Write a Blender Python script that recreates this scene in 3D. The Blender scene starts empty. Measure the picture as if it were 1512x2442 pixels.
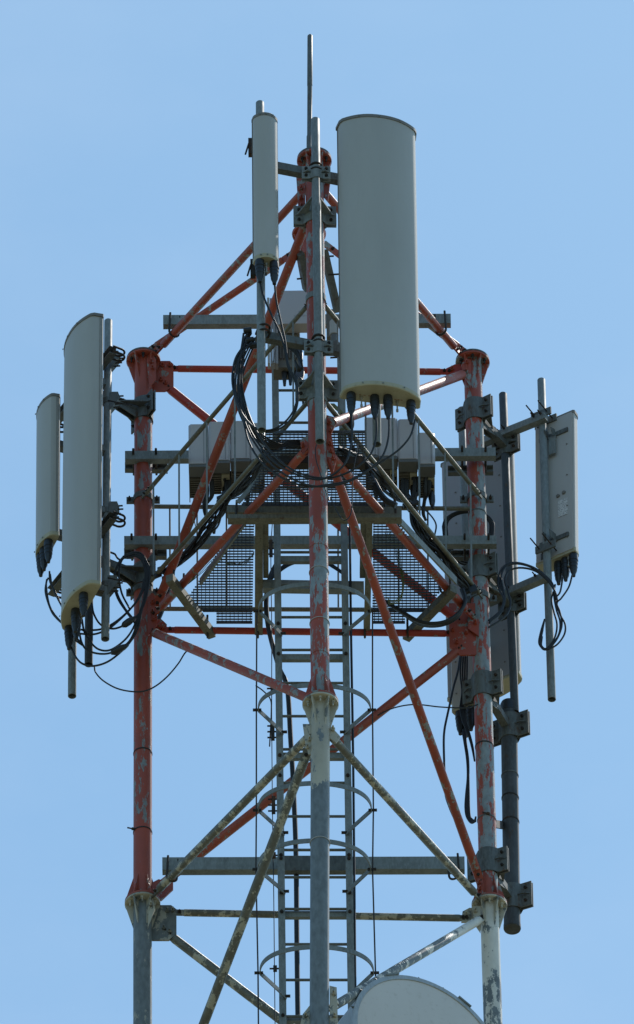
import bpy, math, random
import numpy as np
from mathutils import Vector as V
random.seed(7)
PI = math.pi
SC = bpy.context.scene
COL = SC.collection

# ---------------------------------------------------------------- camera
EYE = V((0, 0, 1.6))
PITCH, ROLL, FPX = math.radians(43.0959), -0.01373, 30139.49     # photograph measured on a 1512 x 2442 grid
cd = bpy.data.cameras.new("camera")
cam = bpy.data.objects.new("camera", cd)
COL.objects.link(cam)
FW = V((0, math.cos(PITCH), math.sin(PITCH)))
_up = V((0, -math.sin(PITCH), math.cos(PITCH)))
_rt = V((1, 0, 0))
RT = _rt * math.cos(ROLL) + _up * math.sin(ROLL)
UP = _up * math.cos(ROLL) - _rt * math.sin(ROLL)
from mathutils import Matrix
m3 = Matrix((RT, UP, -FW)).transposed()
cam.matrix_world = Matrix.Translation(EYE) @ m3.to_4x4()
cd.sensor_fit = 'VERTICAL'
cd.sensor_height = 36.0
cd.sensor_width = 36.0 * 634 / 1024
cd.lens = 36.0 * FPX / 2442
cd.clip_start = 0.5
cd.clip_end = 8000
SC.camera = cam

# ---------------------------------------------------------------- sky and sun
SUN_EL, SUN_AZ = math.radians(57), math.radians(38)   # sun high, behind the tower to the right
w = bpy.data.worlds.new("World")
SC.world = w
w.use_nodes = True
nt = w.node_tree
nt.nodes.clear()
sky = nt.nodes.new("ShaderNodeTexSky")
sky.sky_type = 'NISHITA'
sky.sun_disc = False
sky.sun_elevation = SUN_EL
sky.sun_rotation = SUN_AZ
sky.altitude = 50
sky.air_density = 1.0
sky.dust_density = 0.6
sky.ozone_density = 1.0
bg = nt.nodes.new("ShaderNodeBackground")
bg.inputs[1].default_value = 0.15
wo = nt.nodes.new("ShaderNodeOutputWorld")
tint = nt.nodes.new("ShaderNodeMix"); tint.data_type = 'RGBA'; tint.blend_type = 'MULTIPLY'      # even white balance of the whole sky
tint.inputs[0].default_value = 1.0
tint.inputs[7].default_value = (0.78, 1.025, 1.02, 1)
nt.links.new(sky.outputs[0], tint.inputs[6])
tcs = nt.nodes.new("ShaderNodeTexCoord"); mps = nt.nodes.new("ShaderNodeMapping"); mps.inputs['Scale'].default_value = (1, 1, 2.2)
nzs = nt.nodes.new("ShaderNodeTexNoise"); nzs.inputs['Scale'].default_value = 16; nzs.inputs['Detail'].default_value = 7; nzs.inputs['Roughness'].default_value = .55
nt.links.new(tcs.outputs['Generated'], mps.inputs[0]); nt.links.new(mps.outputs[0], nzs.inputs['Vector'])
rps = nt.nodes.new("ShaderNodeValToRGB"); rps.color_ramp.elements[0].position = .45; rps.color_ramp.elements[1].position = .80
rps.color_ramp.elements[1].color = (.16, .16, .16, 1)
nt.links.new(nzs.outputs['Fac'], rps.inputs[0])
thin = nt.nodes.new("ShaderNodeMix"); thin.data_type = 'RGBA'                                    # faint high haze
thin.inputs[7].default_value = (4.6, 5.4, 6.4, 1)
nt.links.new(rps.outputs[0], thin.inputs[0]); nt.links.new(tint.outputs[2], thin.inputs[6])
nt.links.new(thin.outputs[2], bg.inputs[0])
nt.links.new(bg.outputs[0], wo.inputs[0])
sl = bpy.data.lights.new("sun", 'SUN')
sl.energy = 4.2
sl.angle = math.radians(0.5)
sl.color = (1.0, 0.95, 0.88)
so = bpy.data.objects.new("sun", sl)
COL.objects.link(so)
so.location = (30, 90, 100)
sd = V((math.sin(SUN_AZ) * math.cos(SUN_EL), math.cos(SUN_AZ) * math.cos(SUN_EL), math.sin(SUN_EL)))
so.rotation_euler = sd.to_track_quat('Z', 'Y').to_euler()
SC.view_settings.view_transform = 'Standard'
SC.view_settings.look = 'None'
SC.view_settings.exposure = 0.12
SC.view_settings.gamma = 1.0
SC.view_settings.use_curve_mapping = False

# ---------------------------------------------------------------- survey: a direction seen in the photograph meets an upright plane y=Y or a level z=Z
def ray(px, py):
    return FW + RT * ((px - 756) / FPX) - UP * ((py - 1221) / FPX)
def at(px, py, Y):
    d = ray(px, py)
    return EYE + d * (Y / d.y)
def lev(px, py, Z):
    d = ray(px, py)
    return EYE + d * ((Z - EYE.z) / d.z)
G = 0.596215
def crop(x0, y0, s):
    return lambda X, Y: ((x0 + X * s) * G, (y0 + Y * s) * G)
c1 = crop(900, 100, .59524); c2 = crop(900, 1000, .59524); c3 = crop(100, 1200, .5291); c4 = crop(100, 2000, .5291)
c5 = crop(1650, 1300, .49603); c6 = crop(1650, 2100, .49603); c7 = crop(400, 3000, .59524); c8 = crop(1200, 3000, .66138)
c9 = crop(600, 1600, .46296); c10 = crop(1200, 1600, .5291); c11 = crop(900, 2400, .46296)
d1 = crop(1000, 1100, .26455); d2 = crop(1240, 1600, .37037); d3 = crop(700, 1650, .36376); d4 = crop(1700, 2550, .34819)
d5 = crop(1000, 3250, .39683); d6 = crop(500, 2000, .26455)
YF, YL, YR, YB = 58.73, 60.585, 60.65, 60.62
Z3 = V((0, 0, 1))

# ---------------------------------------------------------------- materials
def new_mat(name):
    m = bpy.data.materials.new(name)
    m.use_nodes = True
    n = m.node_tree
    b = n.nodes["Principled BSDF"]
    return m, n, b
def node(n, t, **k):
    o = n.nodes.new(t)
    for a, v in k.items():
        setattr(o, a, v)
    return o
def coords(n, sc=(1, 1, 1), off=0.0):
    g = node(n, "ShaderNodeNewGeometry")
    mp = node(n, "ShaderNodeMapping")
    mp.inputs['Scale'].default_value = sc
    mp.inputs['Location'].default_value = (off, off * 1.7, off * .3)
    n.links.new(g.outputs['Position'], mp.inputs['Vector'])
    return mp.outputs[0], g
def noise(n, vec, scale, detail=5, rough=.6):
    t = node(n, "ShaderNodeTexNoise")
    t.inputs['Scale'].default_value = scale
    t.inputs['Detail'].default_value = detail
    t.inputs['Roughness'].default_value = rough
    n.links.new(vec, t.inputs['Vector'])
    return t.outputs['Fac']
def ramp(n, fac, p0, c0, p1, c1_):
    r = node(n, "ShaderNodeValToRGB")
    e = r.color_ramp.elements
    e[0].position = p0; e[0].color = c0 if len(c0) == 4 else (*c0, 1)
    e[1].position = p1; e[1].color = c1_ if len(c1_) == 4 else (*c1_, 1)
    n.links.new(fac, r.inputs[0])
    return r.outputs[0]
def mix(n, fac, a, b, mode='MIX'):
    m = node(n, "ShaderNodeMix", data_type='RGBA', blend_type=mode)
    if hasattr(fac, 'links'): n.links.new(fac, m.inputs[0])
    else: m.inputs[0].default_value = fac
    for v, i in ((a, 6), (b, 7)):
        if hasattr(v, 'links'): n.links.new(v, m.inputs[i])
        else: m.inputs[i].default_value = (*v, 1)
    return m.outputs[2]
def bump(n, b, fac, strength, dist=.002):
    bp = node(n, "ShaderNodeBump")
    bp.inputs['Strength'].default_value = strength
    bp.inputs['Distance'].default_value = dist
    n.links.new(fac, bp.inputs['Height'])
    n.links.new(bp.outputs[0], b.inputs['Normal'])

def math_n(n, op, a, b_):
    m = node(n, "ShaderNodeMath", operation=op)
    for v, i in ((a, 0), (b_, 1)):
        if hasattr(v, 'links'): n.links.new(v, m.inputs[i])
        else: m.inputs[i].default_value = v
    return m.outputs[0]

KA = .77
def sc3(c, k=None):
    k = KA if k is None else k
    return tuple(x * k for x in c)
def worn_paint(name, paint, metal, wear, off=0., stretch=.3, sun_side=0., zsplit=None, rough=.5):
    """sharp-edged flakes of missing paint over galvanised steel; wear = share of bare metal (0..1)"""
    m, n, b = new_mat(name)
    paint, metal = sc3(paint), sc3(metal)
    v, g = coords(n, (1, 1, stretch), off)
    big = noise(n, v, 14, 9, .68)
    fine = noise(n, v, 75, 5, .75)
    f = math_n(n, 'ADD', math_n(n, 'MULTIPLY', big, .78), math_n(n, 'MULTIPLY', fine, .22))
    thr = .5 + (.5 - wear) * .26
    if sun_side or zsplit:
        if sun_side:                       # weathering is stronger on the side that faces the weather (+x)
            sx = node(n, "ShaderNodeSeparateXYZ"); n.links.new(g.outputs['Normal'], sx.inputs[0])
            f = math_n(n, 'ADD', f, math_n(n, 'MULTIPLY', sx.outputs[0], sun_side))
        if zsplit:                         # bare below a height
            sp = node(n, "ShaderNodeSeparateXYZ"); n.links.new(g.outputs['Position'], sp.inputs[0])
            t = math_n(n, 'MULTIPLY', math_n(n, 'SUBTRACT', zsplit[0], sp.outputs[2]), zsplit[1])
            t = math_n(n, 'MAXIMUM', math_n(n, 'MINIMUM', t, zsplit[2]), 0.)
            f = math_n(n, 'ADD', f, t)
    mask = ramp(n, f, thr - .004, (0, 0, 0), thr + .004, (1, 1, 1))
    v2, _ = coords(n, (1, 1, .5), off + 3)
    dirt = noise(n, v2, 5, 6, .65)
    pc = mix(n, ramp(n, dirt, .35, (0, 0, 0), .75, (1, 1, 1)), paint, tuple(c * .62 + .012 for c in paint))
    spa = noise(n, v2, 34, 3, .5)
    mc = mix(n, ramp(n, spa, .35, (0, 0, 0), .7, (1, 1, 1)), metal, tuple(c * .68 for c in metal))
    n.links.new(mix(n, mask, pc, mc), b.inputs['Base Color'])
    n.links.new(ramp(n, mask, 0, (rough,) * 3, 1, (.55,) * 3), b.inputs['Roughness'])
    n.links.new(ramp(n, mask, 0, (0, 0, 0), 1, (.15,) * 3), b.inputs['Metallic'])
    inv = math_n(n, 'SUBTRACT', 1., mask)
    bump(n, b, inv, .5, .0012)
    return m

def steel(name, col, dark=.6, rough=.5, metallic=.5, rust=0., off=0.):
    m, n, b = new_mat(name)
    col = sc3(col)
    v, g = coords(n, (1, 1, .35), off)
    a = noise(n, v, 12, 6, .65)
    s = noise(n, v, 70, 3, .6)
    c = mix(n, ramp(n, a, .32, (0, 0, 0), .72, (1, 1, 1)), col, tuple(x * dark for x in col))
    c = mix(n, ramp(n, s, .42, (0, 0, 0), .7, (1, 1, 1)), c, tuple(x * 1.12 for x in col))
    if rust:
        r = noise(n, v, 24, 5, .7)
        c = mix(n, ramp(n, r, .62 - rust * .2, (0, 0, 0), .72 - rust * .1, (1, 1, 1)), c, (.10, .055, .03))
    n.links.new(c, b.inputs['Base Color'])
    b.inputs['Metallic'].default_value = metallic
    n.links.new(ramp(n, a, .3, (rough - .08,) * 3, .8, (rough + .16,) * 3), b.inputs['Roughness'])
    bump(n, b, s, .25, .0012)
    return m

def plastic(name, col, rough=.5, vary=.9, scale=4, grime=None, k=None):
    m, n, b = new_mat(name)
    col = sc3(col, k)
    v, g = coords(n, (1, 1, .25))
    a = noise(n, v, scale, 6, .6)
    c = mix(n, ramp(n, a, .3, (0, 0, 0), .8, (1, 1, 1)), col, tuple(x * vary for x in col))
    if grime:
        v2, _ = coords(n, (1, 1, 1), 5)
        s = noise(n, v2, 26, 6, .75)
        c = mix(n, ramp(n, s, .55, (0, 0, 0), .78, (1, 1, 1)), c, grime)
    v3, _ = coords(n, (1, 1, .06), 9)
    st = noise(n, v3, 60, 3, .5)
    c = mix(n, ramp(n, st, .60, (0, 0, 0), .85, (.22,) * 3), c, tuple(x * .75 for x in col))
    n.links.new(c, b.inputs['Base Color'])
    b.inputs['Roughness'].default_value = rough
    return m

GALV = (.30, .335, .34)
RED = (.455, .083, .042)
CREAM = (.60, .56, .45)
M = {}
M['red'] = worn_paint('red_paint', RED, (.36, .37, .35), .24, 0, .6)
M['red_leg'] = worn_paint('red_paint_left_leg', RED, GALV, .18, 0, .25, 0, (at(341, 900, YL).z, 5., .022))
M['red_bar'] = worn_paint('red_paint_bars', RED, (.36, .35, .31), .22, 11, .6)
M['red_worn'] = worn_paint('red_paint_worn', RED, (.35, .395, .405), .46, 4, .26, .03, (at(1148, 1180, YR).z, 1.5, .012))
M['red_half'] = worn_paint('red_paint_flaking', RED, (.36, .38, .37), .30, 8, .7)
M['red_deep'] = worn_paint('red_paint_inner', (.50, .045, .025), GALV, .10, 2, .8)
M['cream_bar'] = worn_paint('cream_paint_bars', (.58, .55, .44), (.20, .197, .168), .62, 5, .8)
M['cream_leg'] = worn_paint('cream_paint_leg', CREAM, (.24, .275, .29), .22, 9, .45, 0, (at(764, 1850, YF).z, .9, .35))
M['cream_leg_right'] = worn_paint('cream_paint_right_leg', (.95, .92, .84), (.24, .27, .28), .20, 6, .45, 0, (at(1172, 2310, YR).z, .7, .11))
M['cream_node'] = worn_paint('cream_paint_joint', CREAM, (.24, .26, .26), .30, 3, .7)
M['grey_leg'] = worn_paint('bare_leg', (.50, .48, .40), (.23, .255, .26), .84, 7, .35)
M['grey_plate'] = worn_paint('half_bare_plate', (.50, .48, .40), (.21, .225, .22), .68, 7, .7)
M['galv'] = steel('galvanised_steel', (.265, .30, .305), .62, .66, .12)
M['galv_d'] = steel('dull_galvanised_steel', (.17, .185, .18), .55, .6, .3, .25, 2)
M['olive'] = steel('weathered_tube', (.22, .22, .18), .62, .55, .35, .2, 4)
M['dark'] = steel('dark_pipe', (.085, .095, .105), .6, .68, .1, .1, 6)
M['rust'] = steel('rusty_steel', (.045, .04, .038), .6, .7, .3, .5, 1)
M['grate'] = steel('grating_steel', (.12, .14, .155), .6, .5, .5, .1, 3)
M['radome'] = plastic('radome_plastic', (.53, .532, .508), .45, .86, 3, (.38, .37, .34))
M['radome_back'] = plastic('reflector_back', (.40, .405, .43), .45, .88, 6)
M['radome_light'] = plastic('pale_back', (.56, .55, .54), .5, .9, 4, (.44, .43, .40))
M['cap'] = plastic('end_cap', (.24, .225, .20), .5, .8, 10, (.12, .10, .08))
M['base'] = plastic('cream_base', (.52, .49, .35), .5, .82, 10, (.22, .18, .11))
M['unit'] = plastic('unit_cover', (.58, .56, .57), .45, .93)
M['unit_g'] = plastic('unit_chin', (.16, .17, .17), .5, .85)
M['unit_b'] = plastic('unit_sink', (.20, .185, .15), .55, .7, 12, (.09, .08, .06))
M['rubber'] = plastic('rubber', (.018, .022, .026), .42, .8)
M['cable'] = plastic('cable_jacket', (.013, .016, .021), .55, .8)
M['cable_y'] = plastic('yellow_green_wire', (.17, .18, .04), .4, .8)
M['wire'] = plastic('white_wire', (.55, .58, .62), .4, .9)
M['brass'] = steel('tag_metal', (.5, .48, .42), .7, .4, .5)
M['dish'] = plastic('dish_radome', (.66, .625, .60), .6, .90, 3, (.50, .46, .42), 1.)
M['rim'] = steel('dish_shroud', (.50, .54, .56), .8, .45, .3)
M['tan'] = plastic('printed_marks', (.30, .08, .05), .6, .9)
M['logo'] = plastic('grey_print', (.40, .39, .40), .6, .95)
M['sticker'] = None
m, n, b = new_mat('sticker_print')
v, g = coords(n, (1, 1, 1))
wv = node(n, "ShaderNodeTexWave", bands_direction='Z'); wv.inputs['Scale'].default_value = 22; wv.inputs['Distortion'].default_value = 0
n.links.new(v, wv.inputs['Vector'])
bl = noise(n, v, 120, 2, .5)
pr = math_n(n, 'MULTIPLY', ramp(n, wv.outputs['Fac'], .55, (0, 0, 0), .6, (1, 1, 1)), ramp(n, bl, .48, (0, 0, 0), .52, (1, 1, 1)))
n.links.new(mix(n, pr, (.62, .62, .62), (.22, .22, .23)), b.inputs['Base Color'])
M['sticker'] = m
m, n, b = new_mat('ground_soil')
v, g = coords(n, (1, 1, 1))
gn = noise(n, v, .08, 8, .6); g2 = noise(n, v, 1.5, 6, .7)
c = mix(n, ramp(n, gn, .4, (0, 0, 0), .6, (1, 1, 1)), (.10, .11, .05), (.20, .17, .12))
n.links.new(mix(n, g2, c, (.13, .13, .08)), b.inputs['Base Color'])
b.inputs['Roughness'].default_value = .95
M['ground'] = m

# ---------------------------------------------------------------- mesh builder
def frame(d, up=None):
    d = d.normalized()
    u = up if up is not None else (Z3 if abs(d.z) < .95 else V((0, -1, 0)))
    x = d.cross(u)
    if x.length < 1e-6: x = d.cross(V((1, 0, 0)))
    x.normalize()
    return x, x.cross(d).normalized(), d      # side, up', along
class MB:
    def __init__(s): s.v = []; s.f = []; s.sm = []
    def add(s, vs, fs, smooth=False):
        o = len(s.v); s.v += [V(p) for p in vs]
        for i, f in enumerate(fs):
            s.f.append([o + k for k in f]); s.sm.append(smooth if isinstance(smooth, bool) else smooth[i])
        return s
    def loft(s, rings, closed=True, caps=(True, True), smooth=True):
        n = len(rings[0]); vs = [p for r in rings for p in r]; fs = []; sm = []
        for i in range(len(rings) - 1):
            for k in range(n if closed else n - 1):
                a = i * n + k; b_ = i * n + (k + 1) % n
                fs.append([a, b_, b_ + n, a + n]); sm.append(smooth)
        if caps[0]: fs.append(list(range(n))[::-1]); sm.append(False)
        if caps[1]: fs.append([(len(rings) - 1) * n + k for k in range(n)]); sm.append(False)
        return s.add(vs, fs, sm)
    def cyl(s, p, q, r, r2=None, n=20, caps=(True, True)):
        p, q = V(p), V(q); x, y, d = frame(q - p); r2 = r if r2 is None else r2
        ring = lambda c, R: [c + x * (R * math.cos(t * 2 * PI / n)) + y * (R * math.sin(t * 2 * PI / n)) for t in range(n)]
        return s.loft([ring(p, r), ring(q, r2)], caps=caps)
    def lathe(s, p, q, prof, n=20):
        """prof: list of (t along p->q in metres, radius)"""
        p, q = V(p), V(q); x, y, d = frame(q - p)
        R = [[p + d * t + x * (r * math.cos(k * 2 * PI / n)) + y * (r * math.sin(k * 2 * PI / n)) for k in range(n)] for t, r in prof]
        return s.loft(R)
    def pipe(s, p, q, r, n=24, wall=.15, depth=.25):
        """hollow pipe, open at the q end, closed at the p end"""
        p, q = V(p), V(q); x, y, d = frame(q - p); ri = r * (1 - wall)
        ring = lambda c, R: [c + x * (R * math.cos(t * 2 * PI / n)) + y * (R * math.sin(t * 2 * PI / n)) for t in range(n)]
        return s.loft([ring(p, r * .9), ring(p + d * .004, r), ring(q, r), ring(q, ri), ring(q - d * depth, ri)])
    def tube(s, pts, r, n=7, sub=6, smooth_path=True):
        P = [V(p) for p in pts]
        if smooth_path and len(P) > 2:
            Q = []; E_ = [P[0] * 2 - P[1]] + P + [P[-1] * 2 - P[-2]]
            for i in range(1, len(E_) - 2):
                a, b_, c, d = E_[i - 1:i + 3]
                for k in range(sub):
                    t = k / sub
                    Q.append(.5 * ((2 * b_) + (c - a) * t + (2 * a - 5 * b_ + 4 * c - d) * t * t + (3 * b_ - a - 3 * c + d) * t ** 3))
            Q.append(P[-1]); P = Q
        rings = []; x = None
        for i, p in enumerate(P):
            d = (P[min(i + 1, len(P) - 1)] - P[max(i - 1, 0)])
            if d.length < 1e-9: continue
            d.normalize()
            if x is None: x = frame(d)[0]
            x = (x - d * x.dot(d)).normalized(); y = d.cross(x)
            rings.append([p + x * (r * math.cos(t * 2 * PI / n)) + y * (r * math.sin(t * 2 * PI / n)) for t in range(n)])
        return s.loft(rings)
    def obox(s, c, ax, ay, az):
        """box from centre and three half vectors"""
        c = V(c); v = [c + ax * i + ay * j + az * k for i in (-1, 1) for j in (-1, 1) for k in (-1, 1)]
        return s.add(v, [(0, 1, 3, 2), (4, 6, 7, 5), (0, 4, 5, 1), (2, 3, 7, 6), (0, 2, 6, 4), (1, 5, 7, 3)])
    def bar(s, p, q, w_, h, up=None):
        p, q = V(p), V(q); x, y, d = frame(q - p, up)
        return s.obox((p + q) / 2, x * (w_ / 2), y * (h / 2), d * ((q - p).length / 2))
    def sweep(s, p, q, poly, ex, ey, smooth=False):
        p, q = V(p), V(q)
        return s.loft([[c + ex * a + ey * b_ for a, b_ in poly] for c in (p, q)], smooth=smooth)
    def channel(s, p, q, h, d, t, out, up=Z3):
        """C section: web of height h facing `out`, legs of depth d running away from it"""
        e = -V(out)
        poly = [(0, -h / 2), (0, h / 2), (d, h / 2), (d, h / 2 - t), (t, h / 2 - t), (t, -h / 2 + t), (d, -h / 2 + t), (d, -h / 2)]
        return s.sweep(p, q, poly, e, up)
    def ring(s, c, axis, R, r, n=24, m_=7, a0=0, a1=2 * PI, ref=None):
        x, y, d = frame(V(axis), ref)
        k = [V(c) + x * (R * math.cos(a0 + (a1 - a0) * i / n)) + y * (R * math.sin(a0 + (a1 - a0) * i / n)) for i in range(n + 1)]
        return s.tube(k, r, m_, smooth_path=False)
    def hexb(s, p, d, r=.011, l=.012, shank=.02):
        p, d = V(p), V(d).normalized()
        s.cyl(p, p + d * l, r, n=6)
        if shank: s.cyl(p + d * l, p + d * (l + shank), r * .5, n=6)
        return s
    def build(s, name, mat, parent=None, angle=38):
        me = bpy.data.meshes.new(name)
        off = WL.get(parent.name, V((0, 0, 0))) if parent else V((0, 0, 0))
        base = off
        me.from_pydata([tuple(v - off) for v in s.v], [], s.f)
        me.polygons.foreach_set('use_smooth', s.sm)
        me.set_sharp_from_angle(angle=math.radians(angle))
        me.materials.append(M[mat] if isinstance(mat, str) else mat)
        me.update()
        o = bpy.data.objects.new(name, me)
        COL.objects.link(o)
        if parent: o.parent = parent
        WL[o.name] = base
        return o
WL = {}
def tag(o, label=None, cat=None, group=None, kind=None):
    if label: o['label'] = label
    if cat: o['category'] = cat
    if group: o['group'] = group
    if kind: o['kind'] = kind
    return o
def thing(name, loc, label, cat, group=None):
    o = bpy.data.objects.new(name, None)
    o.empty_display_size = .2
    COL.objects.link(o)
    o.location = loc
    WL[o.name] = V(loc)
    return tag(o, label, cat, group)

# ---------------------------------------------------------------- ground
gmb = MB()
N = 24; S_ = 4000.
gv = [(-S_ + 2 * S_ * i / N, -S_ + 2 * S_ * j / N, 0) for j in range(N + 1) for i in range(N + 1)]
gmb.add(gv, [(j * (N + 1) + i, j * (N + 1) + i + 1, (j + 1) * (N + 1) + i + 1, (j + 1) * (N + 1) + i) for j in range(N) for i in range(N)])
tag(gmb.build('ground', 'ground'), kind='structure')

# ================================================================ lattice tower
LEGPX = {'L': ((342, 859), (340, 2154), (340.6, 3600), YL), 'R': ((1127, 863), (1167, 2159), (1212, 3600), YR), 'F': ((749.5, 382), (764.3, 1678), (757, 3600), YF)}
def leg(k, y, lower=False):
    a, b_, c, Y = LEGPX[k]
    if y <= b_[1]: t = (y - a[1]) / (b_[1] - a[1]); x = a[0] + (b_[0] - a[0]) * t
    else: t = (y - b_[1]) / (c[1] - b_[1]); x = b_[0] + (c[0] - b_[0]) * t
    return at(x, y, Y)
RL = .0595
tower = thing('lattice_tower', leg('F', 3600), 'three-legged lattice mast of red and cream painted steel tubes, rising through the whole picture', 'tower')
TREE = tower
def bolts_on(parent, pts, d, r=.012, mat='rust', l=.014, shank=.02):
    for p in pts:
        MB().hexb(p, d, r, l, shank).build('bolt', mat, parent)
def flange(k, y, mats, up, parent_legs):
    c = leg(k, y); ax = Z3
    for s_, (mt, par) in zip((1, -1), zip(mats, parent_legs)):
        if par is None: continue
        f = MB().lathe(c, c + ax * s_, [(0.0015, .108), (.0015, .114), (.014, .114), (.017, .110), (.017, .05)], 36).build('flange', mt, par)
        for a in range(6):
            t = a * PI / 3
            e = V((math.cos(t), math.sin(t), 0))
            z0 = .017 if True else 0
            tri = [c + e * RL * .97 + ax * s_ * z0, c + e * .110 + ax * s_ * z0, c + e * .106 + ax * s_ * (z0 + .02), c + e * RL * .97 + ax * s_ * (z0 + .20)]
            sd_ = V((-e.y, e.x, 0)) * .0045
            MB().add([p - sd_ for p in tri] + [p + sd_ for p in tri], [(0, 1, 2, 3), (7, 6, 5, 4), (0, 4, 5, 1), (1, 5, 6, 2), (2, 6, 7, 3), (3, 7, 4, 0)]).build('stiffener', mt, par)
            t2 = t + PI / 6
            e2 = V((math.cos(t2), math.sin(t2), 0))
            if s_ == -1 or not parent_legs[1]:
                MB().hexb(c + e2 * .090 + ax * s_ * .017, ax * s_, .011, .016, .026).build('bolt', 'rust' if mt.startswith('red') else mt, par)
def tleg(k, mat_u, mat_l):
    a, b_, c, Y = LEGPX[k]
    u = MB().cyl(at(*a, Y), at(*b_, Y), RL, n=40).build('leg', mat_u, tower)
    l = MB().cyl(at(*b_, Y) - Z3 * .002, at(*c, Y), RL * 1.0, n=40).build('leg', mat_l, tower)
    return u, l
uL, lL = tleg('L', 'red_leg', 'grey_leg')
uR, lR = tleg('R', 'red_worn', 'cream_leg_right')
uF, lF = tleg('F', 'red_worn', 'cream_leg')
flange('L', 859, ('red', 'red'), 0, (None, uL)); flange('R', 863, ('red', 'red_half'), 0, (None, uR)); flange('F', 382, ('red', 'red'), 0, (None, uF))
flange('L', 2154, ('red', 'cream_node'), 0, (uL, lL)); flange('R', 2159, ('red_half', 'cream_node'), 0, (uR, lR)); flange('F', 1678, ('red_half', 'cream_node'), 0, (uF, lF))
for k, y, p in (('L', 858, uL), ('R', 862, uR), ('F', 381, uF)):      # closed lids on the leg tops
    c = leg(k, y); MB().cyl(c, c + Z3 * .012, .112, n=36).build('top_plate', 'galv_d', p)

def brace(kind, p, q, r, mat, e0=.15, e1=.15, ends=True, n=22):
    """tube with flattened tongue plates and two bolts at each end"""
    p, q = V(p), V(q); d = (q - p).normalized(); L = (q - p).length
    a = p + d * e0; b_ = q - d * e1
    o = MB().pipe(b_, a, r, n=n, depth=.08).build(kind, mat, tower)
    if ends:
        x, y, _ = frame(d, V((0, -1, 0)))
        for (c, s_, e) in ((p, 1, e0), (q, -1, e1)):
            if e <= 0: continue
            k = c + d * s_ * (e * .5)
            MB().obox(k, x * (r * .95), d * (e * .62), y * .006).build('end_plate', mat, o)
            for t in (.3, .7):
                MB().hexb(c + d * s_ * e * t + y * .006, y, .011, .012, .012).build('bolt', 'rust', o)
    return o
# horizontals, front-left and front-right faces
brace('strut', leg('F', 428), at(368, 846, YL - .03), .0265, 'red', .10, .12)
brace('strut', leg('F', 430), at(1102, 850, YR - .03), .0265, 'red_half', .10, .12)
brace('strut', leg('F', 1045), at(362, 1472, YL - .04), .0275, 'red_bar', .16, .14)
brace('strut', leg('F', 1050), at(1132, 1478, YR - .04), .0275, 'red_bar', .16, .14)
brace('strut', leg('F', 1728), at(358, 2142, YL - .04), .0265, 'cream_bar', .16, .12)
brace('strut', leg('F', 1728), at(1152, 2152, YR - .04), .0265, 'cream_bar', .16, .12)
brace('strut', leg('F', 2420), at(340, 2840, YL), .0265, 'cream_bar', .16, .12)
brace('strut', leg('F', 2424), at(1190, 2850, YR), .0265, 'cream_bar', .16, .12)
# diagonals
brace('diagonal_brace', leg('F', 478), at(372, 1450, YL - .03), .030, 'red_bar', .12, .12)
brace('diagonal_brace', at(1112, 890, YR - .03), at(775, 1016, YF + .02), .0325, 'red_half', .10, .14)
brace('diagonal_brace', at(356, 1504, YL), leg('F', 1678), .030, 'red_half', .12, .12)
brace('diagonal_brace', at(776, 1062, YF), at(1148, 2110, YR - .03), .029, 'red', .20, .10)
brace('diagonal_brace', at(746, 1760, YF), at(330, 2850, YL), .0305, 'cream_bar', .16, .1)
brace('diagonal_brace', at(1150, 2190, YR - .03), at(782, 2408, YF + .02), .0285, 'cream_leg_right', .08, .14)
# rear face
brace('strut', at(396, 879, YB), at(1080, 887, YB), .0235, 'red_deep', .08, .08)
brace('strut', at(380, 1502, YB), at(1085, 1511, YB), .0235, 'red_deep', .10, .06)
brace('strut', at(402, 2176, YB), at(1120, 2190, YB), .0235, 'cream_bar', .10, .06)
brace('diagonal_brace', at(385, 912, YB), at(1100, 1486, YB), .030, 'red_deep', .10, .06)
brace('diagonal_brace', at(1105, 1542, YB), at(375, 2117, YB), .030, 'red_bar', .06, .10)
brace('diagonal_brace', at(385, 2215, YB), at(1150, 2800, YB), .030, 'cream_bar', .12, .06)
# gusset plates
def gusset(pts, Y, mat, th=.006, bolt_px=(), lean=0.):
    f = [at(x, y, Y + lean * (x - pts[0][0]) / 368) for x, y in pts]
    nrm = (f[1] - f[0]).cross(f[2] - f[0]).normalized()
    if nrm.y > 0: nrm = -nrm
    n_ = len(f)
    o = MB().loft([[p + nrm * th for p in f], [p - nrm * th for p in f]], smooth=False).build('gusset_plate', mat, tower)
    for x, y in bolt_px:
        MB().hexb(at(x, y, Y + lean * (x - pts[0][0]) / 368) + nrm * th, nrm, .014, .016, .022).build('bolt', mat if mat != 'red_deep' else 'red', o)
    return o
gusset([(352, 862), (405, 862), (414, 870), (414, 922), (394, 934), (352, 934)], YB - .012, 'red', .006, [(388, 875), (405, 874), (384, 908), (395, 916)])
gusset([(1118, 870), (1085, 870), (1064, 880), (1064, 895), (1090, 902), (1118, 900)], YB + .002, 'red_deep', .006, [(1078, 884)])
gusset([(345, 1478), (385, 1478), (398, 1490), (398, 1514), (385, 1518), (345, 1516)], YB - .01, 'red', .006, [(380, 1500), (389, 1500)])
gusset([(352, 1400), (375, 1428), (375, 1490), (352, 1520)], YL - .045, 'red', .007, [(364, 1440), (364, 1462), (366, 1480)])
gusset([(1070, 1440), (1140, 1440), (1140, 1563), (1098, 1563), (1072, 1545)], YB - .012, 'red_half', .007, [(1080, 1506), (1090, 1535), (1112, 1512)])
gusset([(352, 2112), (378, 2098), (413, 2105), (413, 2122), (385, 2148), (352, 2142)], YB - .012, 'red', .006, [(392, 2115)])
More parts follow.
